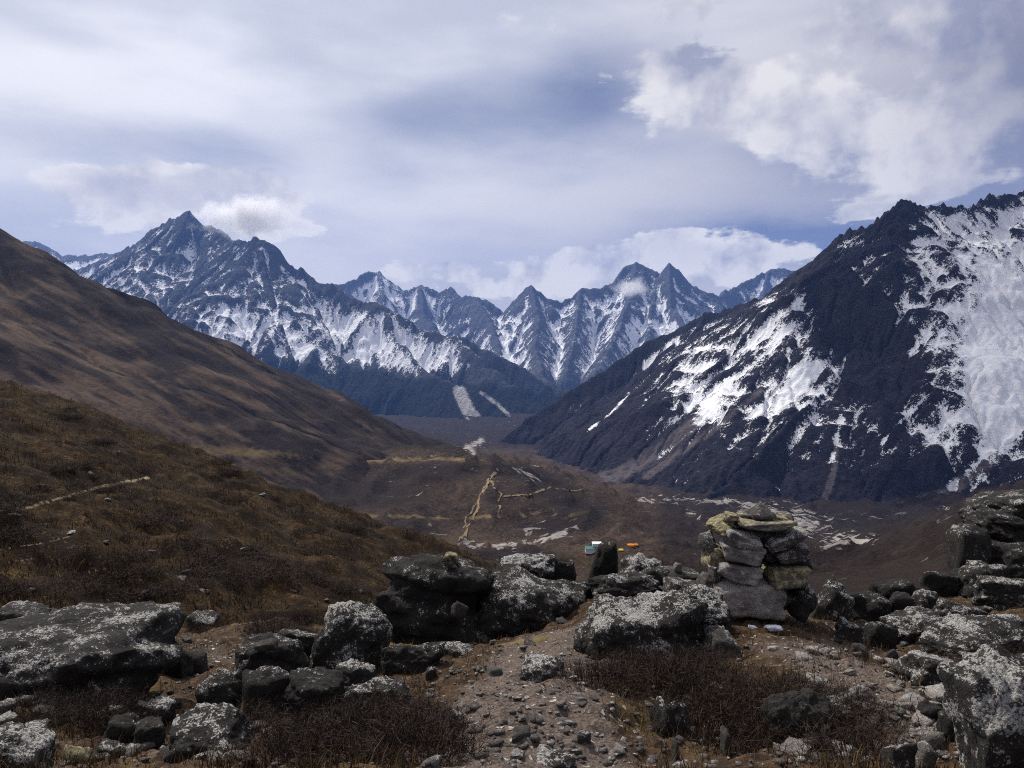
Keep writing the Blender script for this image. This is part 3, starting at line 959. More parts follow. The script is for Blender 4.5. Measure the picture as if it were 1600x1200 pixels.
# ---- boulders: photo box (left, top, right, ground line), distance, depth factor, roll, look (lichen, yellow, tone), seed, label
BOULDERS = [
    ('boulder', -110, 992, 242, 1100, 7.0, .8, 3, (.62, .05, .9), 1, 'largest dark boulder, flat topped, cut by the left picture edge'),
    ('rock', 236, 1012, 292, 1056, 8.6, .9, 0, (.25, .05, .7), 2, 'round dark rock just right of the largest left boulder'),
    ('rock', 284, 1020, 322, 1051, 8.7, .9, 8, (.2, .05, 1.1), 3, 'small brown rock leaning on a round dark rock at left'),
    ('rock', 205, 1098, 268, 1138, 6.0, .9, 0, (.5, .1, .8), 4, 'grey rock below the right end of the largest left boulder'),
    ('rock', 158, 1122, 216, 1166, 5.4, .9, -6, (.6, .15, .9), 5, 'lichen-spotted rock lowest in the cluster under the left boulder'),
    ('rock', 196, 1132, 252, 1172, 5.2, .9, 6, (.35, .05, .8), 50, 'dark rock right beside the lichen-spotted one under the left boulder'),
    ('rock', 93, 1168, 137, 1190, 4.6, .9, -8, (.1, .95, 1.6), 6, 'small flat yellow stone near the bottom left corner'),
    ('boulder', -60, 1150, 66, 1216, 4.2, .9, 4, (.8, .05, 1.1), 7, 'pale speckled boulder filling the bottom left corner'),
    ('rock', -40, 955, 60, 990, 12.0, 1.0, 0, (.5, .05, .9), 51, 'low rock at the left edge behind the largest boulder'),
    ('rock', 50, 958, 122, 990, 12.4, 1.0, 3, (.3, .02, .6), 52, 'dark rock at the foot of the brown hill behind the left boulder'),
    ('rock', 170, 976, 236, 1000, 12.0, 1.0, 3, (.45, .02, .8), 53, 'low grey rock between left boulder and the brown hill'),
    ('rock', 288, 958, 335, 984, 14.0, 1.0, 12, (.6, .02, 1.0), 54, 'pale pointed rock at the foot of the brown hill'),
    ('boulder', 358, 1006, 490, 1105, 8.2, .8, -4, (.4, .05, .8), 8, 'broken dark boulder with flat plates on top, left of centre'),
    ('rock', 395, 1002, 432, 1018, 8.0, .8, -4, (.2, .05, 1.6), 55, 'pale flat plate lying on the broken dark boulder'),
    ('boulder', 478, 950, 612, 1058, 8.8, .8, 8, (.85, .05, 1.0), 9, 'white-speckled boulder standing behind the dark ones left of centre'),
    ('boulder', 362, 1052, 455, 1140, 7.0, .8, 0, (.5, .08, .6), 10, 'rounded black boulder with a pale top, left of the trail'),
    ('boulder', 440, 1060, 545, 1130, 6.9, .8, 0, (.3, .03, .5), 11, 'low black boulder between rounded boulder and flat slab'),
    ('rock', 520, 1036, 590, 1078, 7.6, .9, 0, (.7, .05, 1.0), 12, 'speckled rock wedged in front of the white-speckled boulder'),
    ('boulder', 588, 1010, 696, 1070, 8.2, .7, 2, (.5, .05, .7), 13, 'flat-topped ledge boulder left of the trail bend'),
    ('rock', 664, 1010, 740, 1032, 9.4, .8, 1, (.6, .05, 1.0), 14, 'thin pale ledge in front of the black overhanging boulder'),
    ('boulder', 525, 1068, 645, 1115, 6.2, .7, -6, (.9, .12, 1.2), 15, 'low slab with a white lichen top beside the trail'),
    ('boulder', 238, 1128, 378, 1215, 4.6, .9, -12, (.75, .2, .9), 16, 'grey lichened boulder sloping down at the bottom left'),
    ('boulder', 572, 876, 775, 1008, 12.0, .7, -7, (.35, .10, .55), 17, 'largest black boulder with an overhang at the centre'),
    ('boulder', 728, 900, 935, 1002, 12.0, .7, 9, (.65, .10, .75), 18, 'wide speckled boulder right of the black overhanging one'),
    ('rock', 692, 864, 716, 881, 12.0, .9, 0, (.1, .8, 3.0), 19, 'small pale yellow stone perched on the black overhanging boulder'),
    ('rock', 704, 940, 732, 968, 11.1, .5, 20, (.05, .45, 1.4), 20, 'tan stone stuck in the face of the black overhanging boulder'),
    ('boulder', 770, 872, 872, 925, 13.2, .8, -8, (.9, .12, 1.3), 21, 'pale slab topping the wide speckled boulder'),
    ('boulder', 856, 874, 902, 915, 13.4, .9, 0, (.4, .05, .6), 22, 'round dark rock left of the black standing stone'),
    ('boulder', 922, 846, 970, 912, 13.6, .6, 10, (.22, .02, .4), 23, 'black standing stone with a pale tip'),
    ('boulder', 962, 872, 1042, 915, 14.2, .8, 5, (.8, .05, .9), 24, 'speckled rock right behind the black standing stone'),
    ('boulder', 918, 902, 1038, 950, 12.4, .8, 5, (.5, .12, .7), 25, 'low green-grey rock in front of the black standing stone'),
    ('rock', 880, 910, 925, 935, 12.2, .8, 0, (.6, .02, .6), 56, 'small dark rock at the foot of the black standing stone'),
    ('rock', 1030, 894, 1098, 912, 13.0, 1.0, 3, (.3, .3, 1.0), 26, 'flat slab left of the cairn with a white stone on it'),
    ('rock', 1053, 880, 1066, 893, 13.0, 1.0, 3, (.1, 0, 5.0), 57, 'tiny white stone on the flat slab left of the cairn'),
    ('boulder', 896, 936, 1112, 1062, 8.4, .62, 1, (.85, .22, .9), 27, 'broad boulder with a pale lichen top at the trail side'),
    ('boulder', 1040, 926, 1156, 1005, 8.9, .6, 20, (.75, .05, .8), 28, 'tilted dark block leaning between broad boulder and cairn'),
    ('rock', 1090, 986, 1162, 1030, 8.2, .7, -6, (.6, .0, 2.2), 29, 'light grey angular stone below the cairn'),
    ('rock', 812, 1030, 882, 1072, 6.7, .9, 4, (.9, .08, 1.0), 30, 'white-spotted rock in the middle of the trail'),
    ('rock', 820, 1180, 905, 1230, 3.9, .9, 0, (.9, .05, 1.2), 31, 'speckled rock at the bottom of the trail'),
    ('boulder', 1018, 1100, 1085, 1180, 5.2, .8, 6, (.7, .12, .8), 32, 'lichened rock among dark heath right of the trail'),
    ('boulder', 1202, 1086, 1302, 1176, 5.3, .7, 6, (.05, .12, 1.0), 33, 'smooth grey-green boulder in the dark heath'),
    ('boulder', 1512, 1046, 1660, 1260, 4.1, .6, -4, (1.0, .14, 1.2), 34, 'large white-blotched boulder at the bottom right corner'),
    ('boulder', 1568, 1026, 1680, 1100, 5.6, .8, 0, (.6, .12, .8), 35, 'dark boulder behind the white-blotched one at right edge'),
    ('boulder', 1416, 1026, 1524, 1085, 6.6, .8, 14, (.9, .10, 1.4), 36, 'low pale slab sloping to the right picture edge'),
    ('rock', 1474, 1112, 1514, 1156, 5.2, .8, 4, (.6, .6, .9), 37, 'dark rock with a yellow lichen side next to the white-blotched boulder'),
    ('rock', 1432, 1098, 1482, 1124, 5.4, .9, 3, (.05, .05, .9), 38, 'dull brown lump of rock left of the yellow-sided one'),
    ('rock', 1386, 1160, 1434, 1215, 4.4, .8, 4, (.9, .02, 1.2), 39, 'grey blotched rock at the bottom edge right of the heath'),
    ('rock', 1426, 1166, 1466, 1210, 4.4, .7, 12, (.35, .1, 3.4), 40, 'upright pale stone next to the grey blotched rock'),
    ('rock', 1442, 1150, 1478, 1172, 4.8, .8, 12, (.2, .15, 3.2), 41, 'flat pale stone above the upright pale one'),
    ('boulder', 1528, 766, 1680, 836, 15.2, .9, -14, (.5, .03, .7), 42, 'topmost boulder of the rock pile at the right edge'),
    ('boulder', 1540, 806, 1690, 880, 14.4, .9, 16, (.35, .02, .5), 43, 'second boulder from the top of the right rock pile'),
    ('boulder', 1496, 824, 1556, 918, 14.0, .7, -5, (.45, .08, .75), 44, 'upright square-edged block on the left of the right rock pile'),
    ('boulder', 1546, 846, 1680, 915, 13.8, .8, -8, (.3, .03, .5), 58, 'black boulder under the right rock pile at the picture edge'),
    ('boulder', 1425, 924, 1476, 958, 11.6, .8, 10, (.7, .05, .9), 45, 'speckled rock in the hollow left of the right rock pile'),
    ('boulder', 1394, 928, 1432, 968, 11.6, .8, 0, (.15, .05, .7), 46, 'smooth dark rock in the hollow beside a speckled one'),
    ('boulder', 1356, 972, 1404, 1012, 10.2, .8, 0, (.55, .05, .8), 47, 'grey rock at the bottom of the hollow right of the cairn'),
    ('boulder', 1392, 956, 1508, 1010, 10.4, .8, -10, (.7, .05, .9), 48, 'reddish lichened boulder in front of the right rock pile'),
    ('boulder', 1458, 974, 1640, 1030, 9.2, .8, -8, (.7, .05, .9), 49, 'long low boulder lying across the right picture edge'),
    ('boulder', 1536, 908, 1640, 956, 11.6, .8, 2, (.8, .05, 1.1), 59, 'pale speckled boulder at the right edge below the pile'),
    ('boulder', 1586, 838, 1700, 900, 15.6, .8, 4, (.5, .03, .6), 80, 'dark boulder behind the right rock pile at the picture edge'),
    ('boulder', 1500, 884, 1588, 936, 13.2, .8, -6, (.55, .05, .8), 81, 'grey boulder at the foot of the upright square-edged block'),
    ('boulder', 1440, 892, 1502, 934, 13.4, .8, -12, (.35, .05, .6), 82, 'dark sloping rock left of the right rock pile'),
    ('boulder', 1370, 908, 1440, 940, 13.0, .8, 0, (.3, .03, .5), 83, 'low black rock above the hollow right of the cairn'),
    ('boulder', 1330, 930, 1396, 975, 12.0, .8, 0, (.45, .03, .6), 84, 'black rock in the hollow nearest the cairn'),
    ('boulder', 1470, 940, 1545, 975, 11.4, .8, 8, (.6, .08, .8), 85, 'speckled slab in the middle of the right hollow'),
    ('boulder', 1036, 905, 1098, 945, 11.6, .8, 6, (.6, .25, 1.0), 86, 'yellow-tinged rock between broad boulder and cairn'),
    ('boulder', 985, 888, 1060, 925, 13.0, .8, -5, (.6, .3, .9), 87, 'low yellowish rock left of the cairn'),
    ('boulder', 430, 985, 500, 1030, 9.8, .8, 6, (.5, .05, .7), 88, 'dark rock behind the broken boulder left of centre'),
    ('boulder', 300, 1060, 372, 1110, 7.2, .8, 0, (.5, .05, .8), 89, 'grey rock left of the rounded black boulder'),
    ('rock', 1268, 942, 1294, 968, 9.8, .8, 0, (.5, .0, 1.8), 60, 'small light grey stone at the right foot of the cairn'),
    ('boulder', 1282, 905, 1340, 968, 11.2, .8, 28, (.85, .12, .8), 61, 'slanting speckled rock right behind the cairn'),
    ('boulder', 1300, 965, 1362, 1015, 9.6, .8, 22, (.7, .08, .8), 62, 'dark rock sloping down to the right of the cairn'),
    ('rock', 1328, 1006, 1360, 1026, 8.4, .8, 10, (.3, .05, 2.4), 63, 'pale stone on the edge of the gravel bank'),
    ('rock', 1374, 1014, 1406, 1038, 7.8, .5, 30, (.1, .05, 1.8), 64, 'slanting brown stone on the edge of the gravel bank'),
    ('rock', 1402, 1028, 1426, 1046, 7.4, .8, 20, (.2, .1, 1.8), 65, 'stubby stone at the left end of the low pale slab'),
    ('rock', 700, 1112, 726, 1140, 5.4, .8, 8, (.7, .05, 1.6), 66, 'small whitish stone at the left side of the trail'),
    ('rock', 702, 1146, 738, 1182, 4.6, .6, -30, (.7, .1, 1.3), 67, 'bent pale stone in the dark grass left of the trail'),
    ('rock', 664, 1042, 682, 1064, 7.4, .8, 0, (.6, .0, 1.2), 68, 'small grey stone under the ledge left of the trail'),
    ('rock', 470, 1132, 502, 1160, 5.4, .8, 0, (.5, .05, 1.6), 69, 'white-topped stone in the heath left of the trail'),
    ('rock', 1130, 1142, 1142, 1180, 4.9, .8, 0, (.2, .0, 2.4), 70, 'thin upright pale stone like a peg in the heath'),
    ('rock', 1052, 1156, 1064, 1192, 4.7, .8, 0, (.2, .0, 1.6), 71, 'thin upright dark stone like a peg near the trail'),
    ('rock', 900, 1142, 924, 1162, 5.0, .9, 0, (.7, .1, 1.8), 72, 'knobbly pale stone low on the trail'),
    ('rock', 800, 1140, 834, 1152, 5.0, .9, 0, (.3, .1, 2.6), 73, 'flat white stone low on the trail'),
    ('rock', 758, 1044, 786, 1058, 7.0, .9, 0, (.3, .1, 3.0), 74, 'flat white stone left of the white-spotted trail rock'),
]
GPTS = []
on_top = {19, 20, 21, 55, 57, 42, 43, 26}
for b in BOULDERS:
    if b[3] - b[1] > 38 and b[9] not in on_top:
        GPTS.append(P(min(max((b[1] + b[3]) / 2, -60), 1660), b[4] - 4, b[5]))
GPTS += [P(*a) for a in [
    (800, 1200, 3.0), (200, 1230, 3.4), (1400, 1250, 3.2), (-200, 1300, 3.0), (1900, 1300, 3.0), (800, 1130, 4.2), (850, 1070, 5.6), (860, 1010, 7.8), (880, 990, 9.2), (1180, 972, 9.6), (1200, 968, 10.4),
    (1130, 965, 9.9), (1270, 972, 10.0), (1220, 1010, 8.2), (1300, 1030, 7.2), (1240, 1070, 6.2), (1080, 1080, 6.0), (980, 1100, 5.2), (1420, 1100, 5.4), (1560, 1000, 9.6), (1600, 960, 11.0), (1590, 900, 13.5),
    (1660, 835, 16.0), (1600, 850, 15.2), (1560, 868, 15.0), (1500, 918, 14.0), (1450, 955, 12.2), (1330, 985, 11.5), (1280, 980, 11.4), (100, 992, 11.6), (60, 1140, 5.4), (340, 1040, 9.0), (400, 985, 11.5), (330, 990, 12.8),
    (450, 960, 13.0), (660, 1015, 10.4), (800, 1002, 11.4), (1050, 905, 13.8), (950, 925, 13.4), (850, 920, 14.2)]]
# the knoll breaks off beyond the boulders
for px, y, z in [(-300, 17, -7.2), (0, 17, -7.6), (200, 18, -8.2), (400, 18, -8.4), (600, 17.5, -8.2), (800, 18, -8.2), (1000, 18.5, -8.0), (1200, 18, -8.6), (1400, 18, -9.0), (1560, 20, -8.0), (1800, 22, -6.0), (2000, 14, -2.5),
                 (-300, 26, -15), (300, 26, -16), (800, 26, -17), (1300, 26, -17), (1800, 28, -13)]:
    GPTS.append(((px - CX) / F * y, y, z))
GPTS += [(x, y, -1.6) for x in (-4, 0, 4) for y in (-3, 0, 1.6)]
tps_g = TPS(GPTS, 0.05, 4.0)


def h_knoll(X, Y):
    z = tps_g(X, Y)
    return z + (.07 * fbm(X / 1.1, Y / 1.1, 4, 61) + .05 * (ridged(X / .55, Y / .55, 4, 67) - .8) + .012 * fbm(X / .12, Y / .12, 3, 71)) * sstep(Y, .5, 2.5)


def trail_mask(X, Y):
    c = np.interp(Y, [0, 2.5, 4, 5.5, 7, 9, 11], [.1, .18, .15, .1, .35, .55, .9])
    hw = np.interp(Y, [0, 3, 5, 7, 9, 11], [.5, .62, .62, .75, .85, .5])
    return np.exp(-((X - c) / hw) ** 4) * sstep(Y, 12, 9.5)


m, q = material('stony_soil_and_turf')
p = q.pos()
n1 = q.noise(p, 1.1, 6, .6, .4)
n2 = q.noise(p, 7, 6, .68)
n3 = q.noise(p, 38, 4, .7)
vor = q.n('ShaderNodeTexVoronoi'); vor.inputs['Scale'].default_value = 16.0
q.put(vor.inputs['Vector'], q.v('ADD', p, q.v('MULTIPLY', q.noise(p, 9, 3, .6, out=1), (.14, .14, .14))))
peb = q.step(vor.outputs['Distance'], .22, .40, 1, 0)
vc = q.n('ShaderNodeSeparateXYZ'); q.put(vc.inputs[0], vor.outputs['Color'])
c = q.mix(q.step(n2, .36, .64), (.022, .013, .009), (.075, .045, .024))
c = q.mix(q.step(n1, .48, .7, 0, .7), c, (.105, .070, .028))
c = q.mix(q.step(q.mul(n2, n3), .31, .42, 0, .7), c, (.24, .19, .12))
b = q.step(q.add(q.attr('bare'), q.add(q.mul(q.sub(n1, .5), .6), q.mul(q.sub(n2, .5), .8))), .40, .75)
soil = q.mix(q.step(n3, .35, .65), (.060, .045, .036), (.165, .13, .108))
soil = q.mix(q.step(n2, .50, .66, 0, .85), soil, (.036, .026, .020))
c = q.mix(b, c, soil)
pm = q.mul(q.mul(peb, q.step(vc.outputs[0], .62, .66)), q.step(q.attr('bare'), .05, .5, .25, 1))
c = q.mix(pm, c, q.mix(vc.outputs[1], (.16, .14, .12), (.48, .44, .38)))
moss = q.step(q.add(n1, q.mul(n2, .35)), .80, .90, 0, .7)
c = q.mix(moss, c, (.17, .13, .02))
q.out(c, .92, q.bump(q.add(q.add(q.mul(n2, .8), q.mul(n3, .5)), q.mul(pm, .5)), 1.0, .05), .12)
M_knoll = m


def a_knoll(X, Y, Z, PX, PY, up, e):
    b = trail_mask(X, Y)
    b = np.maximum(b, .9 * patch(PX, PY, 1330, 1060, 130, 60, 28)) + .6 * patch(PX, PY, 1440, 1140, 70, 50, 30)
    b = b + .8 * patch(PX, PY, 60, 990, 120, 8, 2) + .7 * patch(PX, PY, 340, 1020, 40, 26, 20) + .4 * patch(PX, PY, 1180, 1010, 70, 20)
    return {'bare': b}


sheet('rocky_knoll', h_knoll, (-420, 2020), (1.2, 27), 470, 400, M_knoll, a_knoll, 'stony heath ground with a worn trail in the foreground')
o = mesh_obj('ground_behind', [(-60, -60, -1.9), (60, -60, -1.9), (60, 1.25, -1.65), (-60, 1.25, -1.65)], [0, 1, 2, 3], 4, M_knoll)
tag(o, kind='structure')

# ---- stone material: look comes from the object colour (R lichen, G yellow crust, B tone / 10)
m, q = material('lichened_stone')
p = q.pos()
oi = q.n('ShaderNodeObjectInfo')
oc = q.n('ShaderNodeSeparateColor'); q.put(oc.inputs[0], oi.outputs['Color'])
li, ye, to = oc.outputs[0], oc.outputs[1], q.mul(oc.outputs[2], 10.0)
n1 = q.noise(p, 3.0, 6, .62, .3)
n2 = q.noise(p, 17, 6, .68)
n3 = q.noise(p, 60, 5, .7)
lay = q.noise(q.pos(1, 1, 6), 5, 5, .6)
c = q.mix(q.step(n1, .35, .65), (.018, .016, .015), (.048, .043, .039))
c = q.mix(q.step(lay, .45, .7, 0, .22), c, (.070, .060, .050))
c = q.mix(q.step(n3, .4, .65, 0, .6), c, (.014, .013, .012))
c = q.mix(q.step(n2, .52, .68, 0, .55), c, (.080, .064, .048))
tc = q.n('ShaderNodeCombineXYZ')
for i in range(3):
    q.put(tc.inputs[i], to)
c = q.mix(1.0, c, tc.outputs[0], 'MULTIPLY')
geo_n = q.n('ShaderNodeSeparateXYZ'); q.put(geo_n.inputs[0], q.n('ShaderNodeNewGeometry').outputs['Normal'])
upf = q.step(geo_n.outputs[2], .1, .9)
lm = q.add(q.mul(q.sub(upf, .4), .07), q.add(q.add(q.mul(n2, .55), q.mul(n3, .45)), q.add(q.mul(q.sub(li, .62), .17), q.mul(q.sub(n1, .5), .55))))  # lichen thickened on upward faces, painting the tops as if sunlit
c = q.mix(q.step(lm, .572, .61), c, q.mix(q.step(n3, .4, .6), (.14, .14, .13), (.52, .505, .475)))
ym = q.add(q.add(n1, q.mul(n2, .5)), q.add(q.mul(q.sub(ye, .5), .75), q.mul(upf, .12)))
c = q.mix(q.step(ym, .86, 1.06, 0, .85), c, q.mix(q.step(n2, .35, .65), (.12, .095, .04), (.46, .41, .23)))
q.out(c, .88, q.bump(q.add(q.add(n2, q.mul(n3, .6)), q.mul(lay, .35)), 1.0, .06), .25)
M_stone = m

_ico = {}


def ico(sub):
    if sub not in _ico:
        import bmesh
        bm = bmesh.new()
        bmesh.ops.create_icosphere(bm, subdivisions=sub, radius=1.0)
        v = np.array([w.co[:] for w in bm.verts])
        f = np.array([[w.index for w in fc.verts] for fc in bm.faces], np.int32)
        bm.free()
        _ico[sub] = (v / np.linalg.norm(v, axis=1)[:, None], f)
    return _ico[sub]


def stone_mesh(seed, size, sub=4, roll=0.0, cuts=9, rough=.06, slab=False, sharp=16, strata=0, taper=0.0):
    """angular stone: a body cut by random planes, then weathered; fitted to the given size"""
    r = np.random.default_rng(seed * 13 + 5)
    v, f = ico(sub)
    nrm = np.vstack([np.eye(3), -np.eye(3), r.normal(size=(cuts, 3)) * np.array((1, 1, .8))])
    nrm += r.normal(size=nrm.shape) * (.10 if slab else .17)
    nrm /= np.linalg.norm(nrm, axis=1)[:, None]
    dist = np.concatenate([r.uniform(.82, 1.0, 6), r.uniform(.88, 1.22, cuts)])
    dots = np.clip(v @ nrm.T, 0, None) / dist
    rad = 1.0 / ((dots ** sharp).sum(1) ** (1.0 / sharp) + 1e-6)
    w = v * rad[:, None]
    amp = rough
    for o_ in range(4 if sub > 3 else 3):
        k = 1.7 * 2.1 ** o_
        nn = perlin3(w * k + seed * 3.1, seed + o_)
        if o_ == 1:
            nn = -np.abs(nn) * 1.4
        w = w * (1 + amp * nn)[:, None]
        amp *= .58
    if strata:
        ax = r.normal(size=3) * np.array((.7, .7, 1)); ax /= np.linalg.norm(ax)
        t = (w @ ax) * strata + .35 * perlin3(w * 1.3 + 9.1, seed + 40)
        off = r.normal(size=64) * .042
        i0 = np.floor(t).astype(int)
        fr = sstep(t - i0, .72, 1.0)
        lay = off[(i0 + 30) % 64] * (1 - fr) + off[(i0 + 31) % 64] * fr
        perp = w - (w @ ax)[:, None] * ax
        w = w + perp * lay[:, None] * 1.6
        w = w * (1 - .05 * np.exp(-((t - i0 - .86) / .08) ** 2))[:, None]
    if taper:
        k = 1 - taper * sstep(w[:, 2], -.7, .9)
        w[:, 0] *= k
        w[:, 1] *= k
    ca, sa = math.cos(R(-roll)), math.sin(R(-roll))
    half = np.array(size) / 2
    ext = np.abs(w).max(0)
    # size is the box the stone fills once rolled
    ww = w / ext * half
    if roll:
        for _ in range(3):
            x, z = ww[:, 0] * ca - ww[:, 2] * sa, ww[:, 0] * sa + ww[:, 2] * ca
            sx, sz = (x.max() - x.min()) / size[0], (z.max() - z.min()) / size[2]
            ww[:, 0] /= 1 + (sx - 1) * .8
            ww[:, 2] /= max(.5, 1 + (sz - 1) * .8)
        ww = np.stack([ww[:, 0] * ca - ww[:, 2] * sa, ww[:, 1], ww[:, 0] * sa + ww[:, 2] * ca], 1)
    mn, mx = ww.min(0), ww.max(0)
    ww = (ww - (mn + mx) / 2) / (mx - mn) * np.array(size)
    return ww, f


def stone(name, l, t, r, b, Y, depth, roll, look, seed, sub, parent=None, sink=.0, **kw):
    w, h = (r - l) / F * Y, (b - t) / F * Y
    x, _, zt = P((l + r) / 2, t, Y)
    zb = zt - h - sink
    wv, f = stone_mesh(seed, (w, depth, zt - zb), sub, roll, **kw)
    org = np.array((x, Y + depth * .25, zb))
    wv = wv + np.array((0, 0, (zt - zb) / 2))
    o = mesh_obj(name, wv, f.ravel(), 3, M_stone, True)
    o.location = org
    if parent:
        o.parent = parent
        o.location = org - np.array(parent.location)
    o.color = (look[0], look[1], look[2] / 10.0, 1)
    return o


def knoll_z(x, y):
    return float(h_knoll(np.array([float(x)]), np.array([float(y)]))[0])


for (nm, l, t, r, b, Y, df, roll, look, seed, label) in BOULDERS:
    wpx = r - l
    if wpx < 60 and seed not in on_top:      # small ones stand where the sight line meets the soil
        Y = hit((l + r) / 2, b - 2, h_knoll, 2.4, 17)[1]
    sub = 5 if wpx > 95 else 4 if wpx > 45 else 3
    w, h = wpx / F * Y, (b - t) / F * Y
    dep = max(w * df, h * .8)
    sink = .05 + .18 * h if seed not in on_top else .02
    if seed not in on_top:      # bed it in the ground all round
        x = (l + r) / 2 / F * Y - CX / F * Y
        zb = P(0, b, Y)[2]
        low = min(knoll_z(x + dx, Y + dep * .25 + dy) for dx in (-w * .35, w * .35) for dy in (-dep * .3, dep * .3))
        sink = max(sink, min(zb - low + .04, h * 1.2 + .3))
    o = stone(nm, l, t, r, b, Y, dep, roll, look, seed, sub, sink=sink, rough=.15, cuts=14, sharp=18, strata=0 if wpx < 60 or seed in (42, 43, 44, 58) else 2.6)
    tag(o, label, 'boulder' if nm == 'boulder' else 'rock', 'boulders and rocks on the knoll')

# ---- the cairn
cair = empty('cairn', P(1183, 968, 10.0))
tag(cair, 'stacked stone cairn with yellow lichen beside the trail', 'cairn')
CAIRN = [  # l, t, r, b, Y, depth, roll, look, slab
    (1110, 903, 1238, 972, 9.70, .55, 5, (.55, .08, 4.6), 1), (1228, 908, 1284, 970, 9.95, .7, 0, (.3, .05, .7), 0), (1098, 896, 1118, 945, 9.95, .6, 0, (.4, .25, 1.4), 0),
    (1122, 878, 1194, 916, 9.66, .5, 8, (.55, .05, 4.0), 1), (1196, 882, 1272, 925, 9.72, .6, -7, (.1, .70, 1.8), 1), (1104, 852, 1140, 900, 9.86, .6, 6, (.3, .75, 1.5), 0),
    (1128, 848, 1203, 886, 9.66, .5, 7, (.5, .15, 3.0), 1), (1210, 850, 1268, 884, 9.74, .6, -14, (.5, .2, 1.3), 1), (1196, 868, 1266, 896, 9.92, .6, -4, (.2, .1, .7), 1),
    (1135, 826, 1190, 861, 9.66, .5, 10, (.8, .05, 3.0), 1), (1188, 826, 1267, 868, 9.70, .65, -14, (.55, .35, 1.2), 1), (1097, 832, 1120, 866, 9.95, .5, 0, (.6, .45, 1.2), 0),
    (1110, 806, 1156, 838, 9.82, .6, -18, (.25, .95, 1.6), 0), (1134, 802, 1154, 818, 9.75, .3, 0, (.1, .95, 1.6), 0), (1150, 813, 1248, 832, 9.72, .6, 2, (.3, .55, 3.0), 1),
    (1172, 783, 1212, 817, 9.80, .36, 0, (.35, .35, 1.6), 0), (1156, 798, 1180, 817, 9.95, .35, -10, (.2, .5, 2.2), 0), (1204, 804, 1236, 820, 9.88, .35, 14, (.1, .7, 1.8), 1),
    (1218, 802, 1242, 820, 10.1, .4, 0, (.2, .45, 1.6), 0), (1114, 866, 1134, 905, 10.0, .4, 0, (.3, .6, 1.3), 0), (1176, 828, 1196, 852, 9.92, .3, 30, (.2, .2, 2.0), 0),
    (1128, 836, 1248, 900, 10.25, .8, 0, (.2, .05, .3), 0), (1124, 885, 1262, 965, 10.3, .9, 0, (.2, .05, .3), 0), (1152, 812, 1240, 850, 10.25, .8, 0, (.2, .2, .4), 1),  # core stones coloured dark to stand in for shade in the gaps
    (1200, 920, 1240, 960, 9.9, .5, 0, (.3, .1, .7), 0), (1192, 860, 1216, 880, 9.85, .3, 0, (.4, .2, 1.1), 0), (1108, 880, 1128, 912, 9.8, .3, 0, (.6, .4, 1.5), 0),
]
for i, (l, t, r, b, Y, dep, roll, look, sl_) in enumerate(CAIRN):
    g_ = .04 * (b - t)
    stone('stone', l, t + g_, r, b - g_, Y, dep, roll, (look[0] + (.35 if look[2] > .5 else 0), look[1] + .08, look[2] * (1.3 if look[2] < 1.05 else 2.2)), 200 + i, 4, parent=cair, slab=bool(sl_), rough=.11, cuts=8 if sl_ else 11, sharp=20, taper=.8 if i == 15 else .0)

# ---- two scraps of old snow under the cairn
m, q = material('old_snow')
q.out(q.mix(q.noise(q.pos(), 12, 4), (.68, .69, .76), (.80, .81, .86)), .6, q.bump(q.noise(q.pos(), 30, 4), .4, .02))
M_snow = m
for i, (px, py, wpx, hpx, label) in enumerate([(1208, 971, 28, 11, 'larger scrap of old snow in front of the cairn'), (1176, 963, 12, 7, 'small scrap of old snow at the cairn foot')]):
    y = 9.25 + .05 * i
    x = (px - CX) / F * y
    z = knoll_z(x, y)
    wv, f = stone_mesh(400 + i, (wpx / F * y, hpx / F * y * 2.8, .07), 3, 0, rough=.2)
    o = mesh_obj('snow_patch', wv, f.ravel(), 3, M_snow)
    o.location = (x, y, z + .02)
    o.rotation_euler = (R(-14), 0, 0)
    tag(o, label, 'snow', 'snow scraps by the cairn')

# ---- loose stones on trail and bank: single ones that can be told apart, then gravel
small = [stone_mesh(500 + i, (1, .75, .40), 3, 0, rough=.14, cuts=12, sharp=24, strata=2.2) for i in range(8)]
small_me = []
for i, (wv, f) in enumerate(small):
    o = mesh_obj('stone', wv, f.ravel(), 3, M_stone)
    small_me.append(o.data)
    bpy.data.objects.remove(o)


def scatter_stones(n, pick, size, label, group, tone, hf, name='stone', emb=.1):
    k = 0
    while k < n:
        x, y = pick()
        z = float(hf(np.array([x]), np.array([y]))[0])
        o = bpy.data.objects.new(name, random.choice(small_me))
        s = random.uniform(*size)
        o.scale = (s, s * random.uniform(.7, 1.2), s * random.uniform(.7, 1.3))
        o.location = (x, y, z + s * emb)
        o.rotation_euler = (random.uniform(-.25, .25), random.uniform(-.25, .25), random.uniform(0, 6.3))
        o.color = (random.uniform(.2, .8), random.uniform(0, .35), random.uniform(*tone) / 10, 1)
        COL.objects.link(o)
        tag(o, label, 'stone', group)
        k += 1


def at_px(l, t, r, b, hf, y0, y1):
    def f():
        x, y, z = hit(random.uniform(l, r), random.uniform(t, b), hf, y0, y1, 600)
        return x, y
    return f


